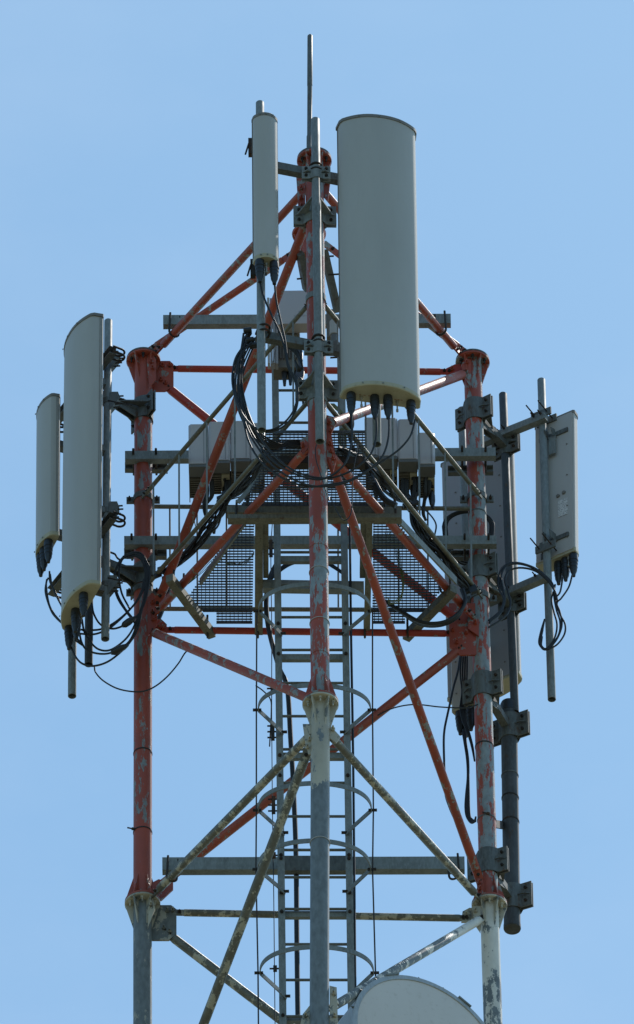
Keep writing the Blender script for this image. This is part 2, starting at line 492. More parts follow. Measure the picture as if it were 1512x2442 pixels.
gusset([(352, 2160), (408, 2160), (421, 2170), (421, 2228), (403, 2243), (352, 2243)], YB - .012, 'grey_plate', .007, [(399, 2175), (412, 2174), (391, 2216), (405, 2224)])
gusset([(1135, 2168), (1120, 2166), (1103, 2175), (1100, 2200), (1135, 2200)], YB, 'cream_node', .006, [(1112, 2184)])
# fin plates on the legs where the front-face bars meet
gusset([(706, 415), (728, 415), (728, 505), (712, 505)], YF + .005, 'red_half', .006, [(718, 452), (718, 475), (719, 495)])
gusset([(790, 418), (772, 418), (772, 470), (782, 480)], YF + .005, 'red_half', .006, [(780, 440)])
gusset([(716, 1052), (735, 1038), (735, 1070), (722, 1084)], YF + .005, 'red_half', .006, [(722, 1066)])
gusset([(775, 990), (796, 996), (800, 1015), (790, 1035), (802, 1100), (795, 1125), (775, 1080)], YF + .005, 'red_half', .006, [(785, 1012), (789, 1030), (788, 1062), (790, 1080), (794, 1096)])
gusset([(722, 1728), (744, 1728), (744, 1800), (736, 1800), (728, 1770)], YF + .005, 'cream_node', .006, [(738, 1766), (733, 1785)])
gusset([(812, 1758), (784, 1728), (784, 1760), (802, 1772)], YF + .005, 'cream_node', .006, [(794, 1742)])
gusset([(1110, 855), (1124, 860), (1124, 925), (1104, 893), (1100, 872)], YR - .064, 'red_half', .006, [(1113, 868), (1112, 890)])
gusset([(358, 838), (372, 858), (372, 905), (356, 925), (350, 860)], YL - .064, 'red', .006, [(361, 866), (364, 880)])
gusset([(1118, 1450), (1142, 1480), (1142, 1518), (1116, 1500)], YR - .064, 'red_half', .006, [(1128, 1475), (1134, 1488)])
gusset([(1135, 2085), (1152, 2100), (1152, 2150), (1140, 2142)], YR - .064, 'red_half', .006, [(1143, 2108), (1145, 2122)])
gusset([(1125, 2162), (1146, 2162), (1146, 2225), (1132, 2205)], YR - .064, 'cream_node', .006, [(1134, 2175), (1140, 2197)])
gusset([(355, 2165), (364, 2140), (370, 2168), (352, 2215)], YL - .064, 'cream_node', .006, [(360, 2160)])
gusset([(786, 2352), (803, 2356), (806, 2440), (786, 2480)], YF + .005, 'cream_node', .006, [(796, 2372), (798, 2425)])
gusset([(742, 2395), (722, 2420), (716, 2445), (742, 2450)], YF + .005, 'cream_node', .006, [(729, 2425)])
# spire cap: three rafters rise to a small flange that carries the lightning rod
CAPY = 60.0
cap_c = at(737, 562, CAPY)
o = MB().lathe(cap_c, cap_c + Z3, [(0, .11), (.016, .114), (.02, .05)], 32).build('flange', 'red', tower); o['label'] = 'small red flange carrying the lightning rod'
MB().cyl(cap_c - Z3 * .19, cap_c, .05, n=28).build('stub', 'red', tower)
for a in range(6):
    t = a * PI / 3 + .2; e = V((math.cos(t), math.sin(t), 0)); sd_ = V((-e.y, e.x, 0)) * .004
    tri = [cap_c + e * .045, cap_c + e * .105, cap_c + e * .045 - Z3 * .15]
    MB().add([p - sd_ for p in tri] + [p + sd_ for p in tri], [(0, 1, 2), (5, 4, 3), (0, 3, 4, 1), (1, 4, 5, 2), (2, 5, 3, 0)]).build('stiffener', 'red', tower)
brace('rafter', at(350, 840, YL), at(722, 588, CAPY), .0245, 'red', .08, .16)
brace('rafter', at(1112, 842, YR), at(778, 584, CAPY), .0245, 'red_half', .08, .16)
brace('rafter', at(749, 405, YF), at(740, 566, CAPY), .0245, 'red', .08, .1)
# steel bands strapped round the legs
def band(k, y, r, h, mat, name='strap_band', twist=0):
    c = leg(k, y)
    return MB().lathe(c - Z3 * h / 2, c + Z3, [(0, r - .004), (0, r), (h, r), (h, r - .004)], 36).build(name, mat, tower)
for k, y, mt in (('L', 1798, 'rust'), ('L', 1986, 'rust'), ('R', 1782, 'rust'), ('R', 1957, 'galv_d'), ('R', 1228, 'galv_d'), ('F', 1310, 'red_worn'), ('F', 1565, 'red_worn')):
    band(k, y, RL + .003, .010, mt)
for k, y in (('L', 1986), ('R', 1957)):
    c = leg(k, y) + V((-.050 if k == 'L' else .02, -.036 if k == 'L' else -.066, 0))
    MB().hexb(c, V((-1, 0, .3)), .01, .02, .03).build('bolt', 'rust', tower)
for y in (1366, 1488, 2012):
    c = leg('F', y); MB().ring(c, Z3 + V((0, .1, 0)), RL + .003, .0028, 32, 5).build('wire_tie', 'wire', tower)

# ---------------------------------------------------------------- clamps
def wing_clamp(par, c, R, h, az, wing=.075, mat='galv_d', ribs=True, both=True, name='clamp'):
    """pressed steel clamp: a collar round the tube and bolted wings at right angles to az"""
    c = V(c); e = V(az).normalized(); s_ = V((-e.y, e.x, 0))
    mb = MB()
    R2 = R + .007
    prof = []
    n_ = 36
    ring = lambda z, rr: [c + Z3 * z + V((math.cos(t * 2 * PI / n_), math.sin(t * 2 * PI / n_), 0)) * rr for t in range(n_)]
    mb.loft([ring(-h / 2, R + .001), ring(-h / 2, R2), ring(h / 2, R2), ring(h / 2, R + .001)], caps=(False, False))
    o = mb.build(name, mat, par)
    for k in (-1, 1):
        for g_ in ((-1, 1) if both else (1,)):
            a = c + s_ * k * (R2 + wing / 2 - .006) + e * g_ * .011
            p = MB().obox(a, s_ * (wing / 2 + .004), e * .0045, Z3 * (h / 2))
            # fillet between the collar and the wing
            b0 = c + s_ * k * (R2 + .014); b1 = c + s_ * k * (R2 * .72) + e * g_ * R2 * .72
            tri = [b0 + e * g_ * .012, b1, c + s_ * k * R2 * .9 + e * g_ * .012]
            p.loft([[q - Z3 * h / 2 for q in tri], [q + Z3 * h / 2 for q in tri]], smooth=False)
            if ribs:
                t0 = c + s_ * k * (R2 * .8) + e * g_ * (R2 * .55); t1 = c + s_ * k * (R2 + wing * .9) + e * g_ * .015; t2 = c + s_ * k * (R2 * .95) + e * g_ * (R2 * .2 + .02)
                t3 = c + s_ * k * (R2 + wing * .35) + e * g_ * (.04)
                p.loft([[q - Z3 * .004 for q in (t0, t3, t1, t2)], [q + Z3 * .004 for q in (t0, t3, t1, t2)]], smooth=False)
            p.build('wing_plate', mat, o)
        for z in (-h * .27, h * .27):
            mb = MB(); a = c + s_ * k * (R2 + wing * .5) + Z3 * z
            mb.cyl(a - e * .034, a + e * .034, .0055, n=7)
            mb.cyl(a + e * .015, a + e * .027, .011, n=6); mb.cyl(a - e * .027, a - e * .015, .011, n=6)
            mb.build('bolt', 'rust', o)
    return o
def standoff(par, cl, cp, rl, rp, h=.17, hp=.17, mat='galv_d', wingp=.07):
    """leg clamp and pole clamp joined by a short tube with a tapering web plate"""
    cl, cp = V(cl), V(cp); d = V((cp.x - cl.x, cp.y - cl.y, 0)).normalized()
    wing_clamp(par, cl, rl, h, d, mat=mat)
    wing_clamp(par, cp, rp, hp, d, wing=wingp, mat=mat)
    a = cl + d * (rl + .004); b_ = cp - d * (rp + .004)
    if (b_ - a).length > .02:
        arm = MB().bar(a, b_, .05, .055).build('arm', mat, par)
        sv = V((-d.y, d.x, 0))
        for s_ in (-1, 1):      # sloping cheeks from the wings to the tube
            w0 = cl + sv * s_ * (rl + .06) + d * .016; w1 = a + sv * s_ * .024 + d * min(.13, (b_ - a).length * .8); w2 = cl + sv * s_ * rl * .7 + d * (rl * .7)
            MB().loft([[q - Z3 * .006 for q in (w0, w1, w2)], [q + Z3 * .006 for q in (w0, w1, w2)]], smooth=False).build('cheek_plate', mat, arm)
            w0 = a + sv * s_ * .020 - Z3 * h * .5; w1 = a + sv * s_ * .020 + d * (b_ - a).length * .75 - Z3 * .02; w2 = a + sv * s_ * .020 - Z3 * .02
            MB().loft([[q - sv * .003 for q in (w0, w1, w2)], [q + sv * .003 for q in (w0, w1, w2)]], smooth=False).build('web_plate', mat, arm)
def ubolts(par, c, R, d, arm_t=.06, name='u_bolt', dz=.022, mat='rust'):
    """pair of U-bolts holding a pole against an arm lying on side d of it"""
    d = V(d).normalized(); s_ = V((-d.y, d.x, 0))
    for z in (-dz, dz):
        k = [c + d * (arm_t + R) + s_ * R]
        k += [c + (s_ * math.cos(t) - d * math.sin(t)) * R for t in [i * PI / 12 for i in range(13)]]
        k += [c + d * (arm_t + R) - s_ * R]
        mb = MB().tube([p + Z3 * z for p in k], .0075, 8, smooth_path=False)
        mb.build(name, mat, par)

# ================================================================ lightning rod
rt = at(739.5, 84, CAPY); rm = at(738, 356, CAPY)
rod = thing('lightning_rod', cap_c + Z3 * .02, 'tall thin grey lightning rod rising from the top of the mast', 'lightning rod')
MB().lathe(cap_c + Z3 * .02, rt, [(0, .020), ((rm - cap_c).length - .02 + .12, .020), ((rm - cap_c).length - .02 + .125, .0165), ((rt - cap_c).length - .5, .0165), ((rt - cap_c).length - .499, .018), ((rt - cap_c).length - .03, .018), ((rt - cap_c).length - .02, .012)], 20).build('shaft', 'galv_d', rod)
MB().lathe(cap_c + Z3 * .02, rt, [(0, .034), (.03, .034), (.032, .02)], 20).build('socket', 'galv_d', rod)

# ================================================================ antenna mounts (poles, arms, clamps)
FR = V((math.cos(math.radians(16.5)), math.sin(math.radians(16.5)), 0))     # along the front arms
mf = thing('antenna_mount', at(757, 700, 58.43), 'grey steel pipe mount with three upright poles and two angle arms on the front leg', 'pipe mount')
PF = lambda y: at(752 + (763 - 752) * (y - 285) / 770, y, 58.43)
MB().pipe(PF(285), PF(1053), .0285, n=28).build('pole', 'galv', mf)
MB().pipe(at(620, 245, 58.325), at(624, 1026, 58.325), .0275, n=28).build('pole', 'galv', mf)
MB().pipe(at(892, 320, 58.55), at(899, 1060, 58.55), .0275, n=28).build('pole', 'galv', mf)
for y in (402, 812):
    c = at(752 + (y - 285) * .0143, y, 58.43); c0 = c + V((0.17, .98, 0)).normalized() * 0 - V((FR.y, -FR.x, 0)) * .034
    MB().channel(c0 - FR * .40 + Z3 * 0, c0 + FR * .47, .062, .05, .006, V((FR.y, -FR.x, 0))).build('crossarm', 'galv_d', mf)
    for dx in (-.362, 0, .40):
        ubolts(mf, c + FR * dx + V((0, .002, 0)), .036, -V((FR.y, -FR.x, 0)), .03)
for yl, yp in ((517, 415), (932, 830)):
    cl = leg('F', yl); cp = PF(yp); cp = V((cp.x, cp.y, cp.z)); cl = V((cl.x, cl.y, cl.z))
    standoff(mf, cl, V((cp.x, cp.y, cl.z)) if False else cp, RL, .0285, .165, .11, 'galv', .06)
for yy, px in ((600, (716, 728, 600, 700)), (600, (774, 812, 596, 745))):
    pass
ml = thing('antenna_mount', at(257, 1200, 60.18), 'grey steel pipe mount with three poles holding the antennas left of the mast', 'pipe mount')
NL = V((-.864, -.505, 0))
MB().pipe(at(258.5, 765, 60.18), at(251, 1524, 60.18), .0270, n=28).build('pole', 'galv', ml)
MB().pipe(at(216, 880, 60.38), at(211.5, 1585, 60.38), .0270, n=28).build('pole', 'dark', ml)
MB().pipe(at(176, 960, 60.57), at(172, 1660, 60.57), .0275, n=28).build('pole', 'galv', ml)
EL = V((.505, -.864, 0))
for y, yp in ((983, 945), (1378, 1335)):
    cl = leg('L', y); zz = cl.z
    c2_ = V((at(214, y, 60.38).x, 60.38, zz))
    standoff(ml, cl, c2_, RL, .027, .185, .15, 'galv_d')
    c0 = c2_ - NL * -.034
    MB().channel(c0 - EL * .42, c0 + EL * .42, .062, .05, .006, -NL).build('crossarm', 'galv_d', ml)
    for dx in (-.38, .40):
        ubolts(ml, c2_ + EL * dx + Z3 * 0, .034, NL, .03)
mr = thing('antenna_mount', at(1210, 1300, 60.98), 'grey steel pipe mount with poles and square arms on the right leg', 'pipe mount')
NR = V((.49, .87, 0)); ER = V((.87, -.49, 0))
MB().pipe(at(1199.5, 940, 60.98), at(1228, 1699, 60.98), .0275, n=28).build('pole', 'dark', mr)
MB().pipe(at(1291, 906, 60.84), at(1316, 1668, 60.84), .0270, n=28).build('pole', 'galv', mr)
MB().pipe(at(1101, 975, 61.13), at(1122, 1600, 61.13), .0270, n=28).build('pole', 'galv', mr)
for y, (px_, py_) in ((985, (1207, 1066)), (1362, (1222, 1445))):
    cl = leg('R', y); c0 = at(px_, py_, 60.98)
    standoff(mr, cl, V((c0.x, c0.y, c0.z)), RL, .0275, .185, .15, 'galv_d')
for (xa, ya, xb, yb) in ((1150, 1052, 1303, 994), (1165, 1440, 1306, 1374)):
    p = at(xa, ya, 61.02); q = at(xb, yb, 60.78)
    p.z = q.z
    arm = MB().bar(p, q, .05, .055, Z3).build('crossarm', 'galv', mr)
    dd = (q - p).normalized()
    for f_ in (.30, .40, .86, .97):
        k = p + (q - p) * f_
        MB().hexb(k + V((-.025, -.025, .012)), V((-.49, -.87, 0)), .010, .012, .03).build('bolt', 'rust', arm)
# long threaded U-bolts and brackets holding the small right panel
for y in (995, 1312):
    c = at(1294 + (y - 906) * .0328, y, 60.84)
    for s_ in (-1, 1):
        MB().cyl(c + ER * s_ * .045 - NR * .16, c + ER * s_ * .045 + NR * .1, .005, n=7).build('threaded_rod', 'rust', mr)
    MB().bar(c - ER * .075 - NR * .036, c + ER * .075 - NR * .036, .012, .06, Z3).build('clamp_plate', 'galv_d', mr)
    MB().bar(c - ER * .075 + NR * .040, c + ER * .075 + NR * .040, .012, .06, Z3).build('clamp_plate', 'galv_d', mr)

# heavy dark pipe, lower right
hp = thing('support_pipe', at(1222, 2222, 61.0), 'thick dark steel pipe hanging beside the right leg at lower right', 'pipe')
pK = lambda y: at(1213.5 + (y - 1685) * .0152, y, 61.0)
MB().cyl(pK(1690), pK(2216), .054, n=36).build('shaft', 'dark', hp)
MB().lathe(pK(1700), pK(1680), [(0, .056), (.07, .056), (.085, .050), (.09, .03)], 32).build('cap', 'rubber', hp)
MB().lathe(pK(2206), pK(2220), [(0, .056), (.03, .056), (.031, .05)], 32).build('end_ring', 'dark', hp)
for yl, yp in ((1640, 1738), (2062, 2146)):
    standoff(hp, leg('R', yl), pK(yp), RL, .054, .20, .20, 'galv_d', .085)
for y in (1852, 1962, 1905):
    c = pK(y); MB().lathe(c, c + Z3, [(0, .052), (0, .0575), (.01, .0575), (.01, .052)], 32).build('strap_band', 'galv_d' if y < 1900 else 'rust', hp)
MB().bar(leg('R', 1960) + V((.05, .02, 0)), pK(1968) + V((-.05, 0, 0)), .02, .05).build('spacer', 'rust', hp)

# ================================================================ panel antennas
def rounded(W, D, B, r=.018):
    tp = W * .045
    pts = [(-W / 2 + r * .4, 0), (-W / 2, r * .4), (-W / 2 + tp * .35, D * .75), (-W / 2 + tp, D)]
    n_ = 16
    for i in range(1, n_):
        a = -1 + 2 * i / n_
        x = a * (W / 2 - tp)
        pts.append((x, D + B * (1 - abs(a) ** 2.3)))
    pts += [(W / 2 - tp, D), (W / 2 - tp * .35, D * .75), (W / 2, r * .4), (W / 2 - r * .4, 0)]
    return pts[::-1]
def panel(label, W, D, B, yaw, side, bot, top, Y, mats=('radome', 'radome_back'), group=None, conns=(), seams=True, name='panel_antenna'):
    a = math.radians(yaw); ew = V((math.cos(a), math.sin(a), 0)); en = V((math.sin(a), -math.cos(a), 0))
    pb = at(*bot, Y); pt = at(*top, Y)
    ob = pb - ew * side * W / 2; ot = pt - ew * side * W / 2
    t = thing(name, ob, label, 'antenna', group)
    up = (ot - ob).normalized(); H = (ot - ob).length
    sec = rounded(W, D, B)
    R = lambda o_, g_=1., dn=0: [o_ + ew * (x * g_) + en * ((y - D * .5) * g_ + D * .5 + dn) for x, y in sec]
    MB().loft([R(ob + up * .02), R(ot - up * .015)], caps=(False, False)).build('radome', mats[0], t, 30)
    # rear reflector plate, slightly proud of the shell, with a row of small screws
    bk = MB().obox(ob + up * H / 2 - en * .002, ew * (W / 2 - .012), en * .004, up * (H / 2 - .02)).build('back_plate', mats[1], t)
    for i in range(int(H / .28)):
        for x in (-W * .33, W * .3):
            MB().hexb(ob + up * (.14 + i * .28) + ew * x - en * .006, -en, .006, .005, 0).build('screw', 'cap', bk)
    cp = MB().loft([R(ot - up * .028, 1.035), R(ot - up * .004, 1.035), R(ot, 1.0)], smooth=False).build('top_cap', 'cap', t, 30)
    bp = MB().loft([R(ob + up * .0, .99), R(ob + up * .006, 1.02), R(ob + up * .034, 1.02)], smooth=False).build('bottom_cap', 'base', t, 30)
    for z_, q in ((.018, ob), (H - .016, ot)):
        for x in (-.55, -.05, .5):
            xx = x * W / 2; yy = D + B * (1 - abs(x) ** 2.3)
            p = ob + up * z_ + ew * xx + en * (yy * 1.0 + .004)
            MB().hexb(p, en, .006, .004, 0).build('screw', 'galv', bp if z_ < .1 else cp)
    if seams:
        for s_ in (-1, 1):
            for dn in (.012, .024):
                p = ob + ew * s_ * (W / 2 + .0005) + en * dn
                MB().bar(p + up * .03, p + up * (H - .03), .003, .003).build('edge_rib', 'cap', t)
    for (x, y, kind) in conns:
        c = ob + ew * x + en * y
        if kind == 'big':
            MB().lathe(c, c - up, [(0, .029), (.02, .031), (.055, .032), (.056, .029), (.085, .029), (.086, .027), (.115, .027), (.116, .025), (.145, .023), (.17, .014), (.19, .012)], 18).build('connector', 'rubber', t)
        else:
            MB().lathe(c, c - up, [(0, .010), (.03, .010), (.031, .005), (.07, .005), (.071, .008), (.09, .008)], 12).build('test_port', 'brass', t)
    return t, ob, ew, en, up, H
tA = panel('widest pale grey panel antenna, right of the pole at the top, seen from the front', .515, .095, .078, 12, -1, (811, 951), (803, 305), 58.36,
           conns=[(-.197, .055, 'big'), (-.045, .060, 'big'), (.038, .075, 'big'), (.192, .055, 'big'), (-.128, .045, 's'), (.105, .045, 's')], group='panel antennas on the mast')
tB = panel('short narrow pale antenna on the pole left of the mast tip', .165, .050, .042, 12, -1, (602.5, 632), (600, 287), 58.235,
           conns=[(-.045, .045, 'big'), (.050, .045, 'big'), (0, .04, 's')], group='panel antennas on the mast')
tC = panel('long pale grey panel antenna in front of the left mount, its face turned left', .50, .085, .065, -68, 1, (241, 1396), (247, 750), 59.84,
           conns=[(.13, .075, 'big'), (-.03, .07, 'big'), (-.09, .04, 'big'), (-.20, .05, 'big')], group='panel antennas on the mast')
tD = panel('leftmost antenna, a slim pale panel behind the long left one', .285, .06, .035, -68, 1, (142, 1278), (143.8, 940), 60.36,
           conns=[(.07, .05, 'big'), (-.01, .05, 'big'), (-.07, .05, 'big')], group='panel antennas on the mast')
tE = panel('rightmost antenna, a short pale panel seen from its back on a grey pole', .30, .07, .045, 149, -1, (1371, 1312), (1368, 976), 60.78,
           mats=('radome_light', 'radome_light'), conns=[(.005, .05, 'big'), (-.052, .045, 'big'), (-.118, .035, 'big'), (-.085, .03, 's')], group='panel antennas on the mast', seams=False)
tF = panel('large bluish grey panel antenna seen from its back behind the right leg', .53, .085, .06, 150.6, 1, (1067, 1672), (1052, 1104), 61.36,
           mats=('radome_light', 'radome_back'), conns=[(.1, .05, 'big')], group='panel antennas on the mast')
tH = panel('small pale antenna with a cluster of thick plugs below it, low behind the right leg', .21, .06, .03, 150.6, 1, (1077, 1699), (1072, 1480), 60.98,
           mats=('radome_light', 'radome_light'), conns=[(.06, .03, 'big'), (.02, .05, 'big'), (-.02, .03, 'big'), (.04, .07, 'big'), (-.06, .05, 'big')], group='panel antennas on the mast', seams=False)
# red dashes printed on the base of the big front panel
t, ob, ew, en, up, H = tA
for x in (-.17, -.14, -.11, -.08, .09, .11, .13):
    MB().obox(ob + ew * x + en * .062 - up * .0006, ew * .007, en * .0022, up * .0005).build('printed_mark', 'tan', t)
# brackets behind the panels
def bracket(par, c, en, ew, L, w_=.06, h=.05):
    MB().bar(c, c - en * L, w_, h, Z3).build('bracket', 'galv_d', par)
for T_, zz, L in ((tA, (.35, 1.9), .07), (tB, (.14, .98), .06), (tC, (.2, .9, 1.45, 2.05), .10), (tD, (.15, .95), .09), (tF, (.3, 1.5), .11)):
    t, ob, ew, en, up, H = T_
    for z_ in zz:
        bracket(t, ob + up * z_ - en * .006, en, ew, L)
t, ob, ew, en, up, H = tE
for z_, L in ((.16, .10), (H - .17, .07)):
    MB().bar(ob + up * z_ - en * .006 - ew * .11, ob + up * z_ - en * .006 + ew * .11, .02, .035, Z3).build('bracket', 'galv_d', t)
    for s_ in (-.02, .03):
        MB().bar(ob + up * z_ - en * .02 + ew * s_, ob + up * z_ - en * L + ew * s_ - up * 0.02, .006, .06, Z3).build('bracket', 'galv_d', t)
MB().bar(ob + up * (H - .20) - en * .03, ob + up * (H - .36) - en * .03, .05, .012, en).build('tilt_arm', 'galv', t)
MB().obox(ob + up * .42 - en * .0075 - ew * .065, ew * .036, en * .001, up * .075).build('label', 'sticker', t)
for x, z_ in ((-.03, .54), (-.075, .55), (.06, .50)):
    MB().cyl(ob + up * z_ + ew * x - en * .006, ob + up * z_ + ew * x - en * .016, .015, .012, n=16).build('plug', 'cap', t)
t, ob, ew, en, up, H = tF
MB().obox(ob + up * .20 - en * .0075 + ew * .165, ew * .045, en * .001, up * .10).build('label', 'sticker', t)
# clamps on the left pole visible right of the long left panel
def pole_claw(par, x, y, Y, d):
    c = at(x, y, Y); s_ = V((-d.y, d.x, 0))
    o = MB().lathe(c - Z3 * .02, c + Z3, [(0, .027), (0, .032), (.045, .032), (.045, .027)], 24).build('clamp', 'galv_d', par)
    MB().loft([[c + V(p) * 1 for p in q] for q in ([(.02, -.03, .07), (.07, -.03, .07), (.085, -.03, .02), (.06, -.03, -.02), (.01, -.03, -.10)], [(.02, .03, .07), (.07, .03, .07), (.085, .03, .02), (.06, .03, -.02), (.01, .03, -.10)])], smooth=False).build('claw', 'galv_d', o)
    for z_ in (.04, .01, -.03, -.06):
        MB().cyl(c + V((.04, -.015, z_)), c + V((.115 - .4 * abs(z_ - .02), -.015, z_ + .004)), .006, n=7).build('bolt', 'rust', o)
for y in (862, 1222, 960, 1398):
    pole_claw(tC[0] if False else ml, 257 - (y - 862) * .009, y, 60.18, NL)
for y, x2 in ((955, 322), (1378, 318)):
    p = at(258, y, 60.12); MB().cyl(p, at(x2 - 8, y + 12, 60.0), .005, n=7).build('threaded_rod', 'rust', ml)

# ================================================================ channels across the mast
def cross_channel(label, x0, x1, y0, y1, Y, h, d, mat='galv', bolts=True, group='long channel beams across the mast'):
    p = at(x0, y0, Y); q = at(x1, y1, Y)
    t = thing('channel_beam', (p + q) / 2, label, 'steel beam', group)
    MB().channel(p, q, h, d, .006, V((0, -1, 0))).build('channel', mat, t)
    return t, p, q
tt, p, q = cross_channel('galvanised channel beam bolted across the sloping red bars near the top', 389, 1075, 762, 759, 60.33, .085, .05)
def end_ubolt(t, c, axis_d, R=.034, side=1, leg_=.12):
    """U-bolt that hangs below a beam and hugs a bar running along axis_d"""
    d = V(axis_d).normalized(); s_ = d.cross(Z3).normalized(); u = s_.cross(d).normalized()
    k = [c + s_ * R + u * leg_] + [c + s_ * R * math.cos(a) - u * R * math.sin(a) for a in [i * PI / 12 for i in range(13)]] + [c - s_ * R + u * leg_]
    MB().tube(k, .0075, 8, smooth_path=False).build('u_bolt', 'rust', t)
dFL = (leg('F', 428) - at(368, 846, YL)).normalized(); dFR = (leg('F', 430) - at(1102, 850, YR)).normalized()
end_ubolt(tt, at(415, 792, 60.33), dFL, .036, 1, .150); end_ubolt(tt, at(1052, 788, 60.33), dFR, .036, 1, .150)
tt, p, q = cross_channel('galvanised channel beam across the mast behind the lowest ladder hoops but one', 387, 1108, 2059, 2057, 60.33, .105, .055)
end_ubolt(tt, at(410, 2090, 60.33), dFL, .036, 1, .150); end_ubolt(tt, at(1083, 2085, 60.33), dFR, .036, 1, .150)
MB().channel(at(662, 2058, 60.25), at(826, 2058, 60.25), .125, .04, .006, V((0, -1, 0))).build('splice_channel', 'galv_d', tt)
tt, p, q = cross_channel('upper of the two channels crossing both side legs behind the white radio units', 298, 1182, 1085, 1077, 60.50, .075, .05, 'galv')
for x in (318, 372, 1102, 1158):
    c = at(x, 1083 - (x - 298) * .008, 60.50)
    MB().cyl(c - V((0, .05, 0)), c + V((0, .20, 0)), .008, n=8).build('bolt', 'rust', tt)
MB().channel(at(298, 1120, 60.68), at(400, 1122, 60.68), .06, .04, .006, V((0, 1, 0))).build('backing_channel', 'galv_d', tt)
MB().channel(at(1068, 1128, 60.75), at(1176, 1126, 60.75), .06, .04, .006, V((0, 1, 0))).build('backing_channel', 'galv_d', tt)
tt, p, q = cross_channel('lower of the two channels crossing both side legs, level with the platform grating', 296, 1184, 1288, 1287, 60.50, .075, .05, 'galv')
for x in (314, 372, 1108, 1165):
    c = at(x, 1286, 60.50)
    MB().cyl(c - V((0, .05, 0)), c + V((0, .20, 0)), .008, n=8).build('bolt', 'rust', tt)
MB().channel(at(296, 1325, 60.68), at(398, 1328, 60.68), .06, .04, .006, V((0, 1, 0))).build('backing_channel', 'galv_d', tt)
MB().channel(at(1075, 1330, 60.75), at(1165, 1328, 60.75), .06, .04, .006, V((0, 1, 0))).build('backing_channel', 'galv_d', tt)

# ================================================================ work platform
ZP = at(740, 1505, YB).z + .045
wp = thing('work_platform', lev(756, 1222, ZP), 'steel grating platform seen from below at mid height of the mast', 'platform')
L_ = lambda x, y, dz=0.: lev(x, y, ZP + dz)
def mid_beam(x0, y0, x1, y1, w_, h, dz, mat='galv_d'):
    return MB().bar(L_(x0, y0, dz), L_(x1, y1, dz), w_, h, Z3).build('beam', mat, wp)
# double front beam
MB().channel(at(541, 1214, 59.47), at(958, 1217, 59.47), .055, .06, .006, V((0, -1, 0))).build('beam', 'olive', wp)
MB().channel(at(543, 1231, 59.40), at(958, 1229, 59.40), .035, .06, .006, V((0, -1, 0))).build('beam', 'olive', wp)
MB().channel(at(635, 1095, 58.98), at(870, 1097, 58.98), .06, .06, .006, V((0, -1, 0))).build('beam', 'rust', wp)
mid_beam(618, 1238, 617, 1508, .052, .05, -.045, 'olive')
mid_beam(634, 1236, 634, 1372, .035, .05, -.02, 'olive')
mid_beam(881, 1238, 875, 1508, .040, .05, -.045, 'olive')
mid_beam(868, 1236, 866, 1372, .045, .05, -.02, 'olive')
MB().channel(at(627, 1392, 60.12), at(868, 1396, 60.12), .075, .05, .006, V((0, -1, 0))).build('beam', 'galv', wp)
# corner beams
mid_beam(404, 1378, 506, 1514, .052, .06, -.04, 'olive')
mid_beam(1082, 1404, 968, 1520, .052, .06, -.04, 'olive')
# edge angles lying along the front struts
mid_beam(596, 1228, 478, 1388, .012, .06, -.02, 'galv')
mid_beam(940, 1228, 1088, 1386, .012, .06, -.02, 'galv')
for x, y, s_ in ((575, 1232, 1), (932, 1228, -1), (425, 1398, 1), (1062, 1402, -1)):
    f_ = leg('F', 1045); g_ = at(362, 1472, YL) if s_ > 0 else at(1132, 1478, YR)
    end_ubolt(wp, at(x, y, 59.48 if y < 1300 else 60.28), (f_ - g_), .037)
for x in (495, 972, 615, 870):
    end_ubolt(wp, at(x, 1508, YB), V((1, 0, 0)), .034)
def lerp(tab, y):
    for (y0, x0), (y1, x1) in zip(tab, tab[1:]):
        if y0 <= y <= y1: return x0 + (x1 - x0) * (y - y0) / (y1 - y0)
    return tab[0][1] if y < tab[0][0] else tab[-1][1]
def grating(label, y0, y1, lt, rt_, pitch=6.55, rodp=9.6, bh=.0105):
    pn = MB()
    gz = .055
    for y in (y0, y1):
        pn.bar(L_(lerp(lt, y), y, gz), L_(lerp(rt_, y), y, gz), .005, .024, Z3)
    o = pn.build('grating_panel', 'grate', wp); o['label'] = label
    y = y0 + pitch; 
    while y < y1 - 2:
        a, b_ = lerp(lt, y), lerp(rt_, y)
        if b_ - a > 6:
            MB().bar(L_(a, y, gz), L_(b_, y, gz), .0050, bh, Z3).build('grating_bar', 'grate', o)
        y += pitch
    xs = [x for _, x in lt + rt_]; x = min(xs) + 4
    while x < max(xs):
        ys = [y0 + i * 3 for i in range(int((y1 - y0) / 3) + 1) if lerp(lt, y0 + i * 3) <= x <= lerp(rt_, y0 + i * 3)]
        if len(ys) > 3:
            MB().bar(L_(x, ys[0], gz + .006), L_(x, ys[-1], gz + .006), .0045, .0045, Z3).build('cross_rod', 'grate', o)
        x += rodp
grating('grating field left of the ladder', 1236, 1456, [(1236, 572), (1425, 448), (1470, 500)], [(1236, 606), (1470, 602)])
grating('lowest strip of the left grating', 1457, 1484, [(1457, 516), (1484, 516)], [(1457, 602), (1484, 602)])
grating('grating field right of the ladder', 1236, 1456, [(1236, 890), (1456, 888)], [(1236, 942), (1400, 1060), (1456, 1010)])
grating('lowest strip of the right grating', 1457, 1484, [(1457, 889), (1484, 889)], [(1457, 966), (1484, 966)])
grating('grating field beside the front leg', 1030, 1090, [(1030, 632), (1090, 630)], [(1030, 872), (1090, 872)])
grating('grating field above the double front beam', 1112, 1204, [(1112, 628), (1204, 576)], [(1112, 870), (1204, 930)], 6.2)

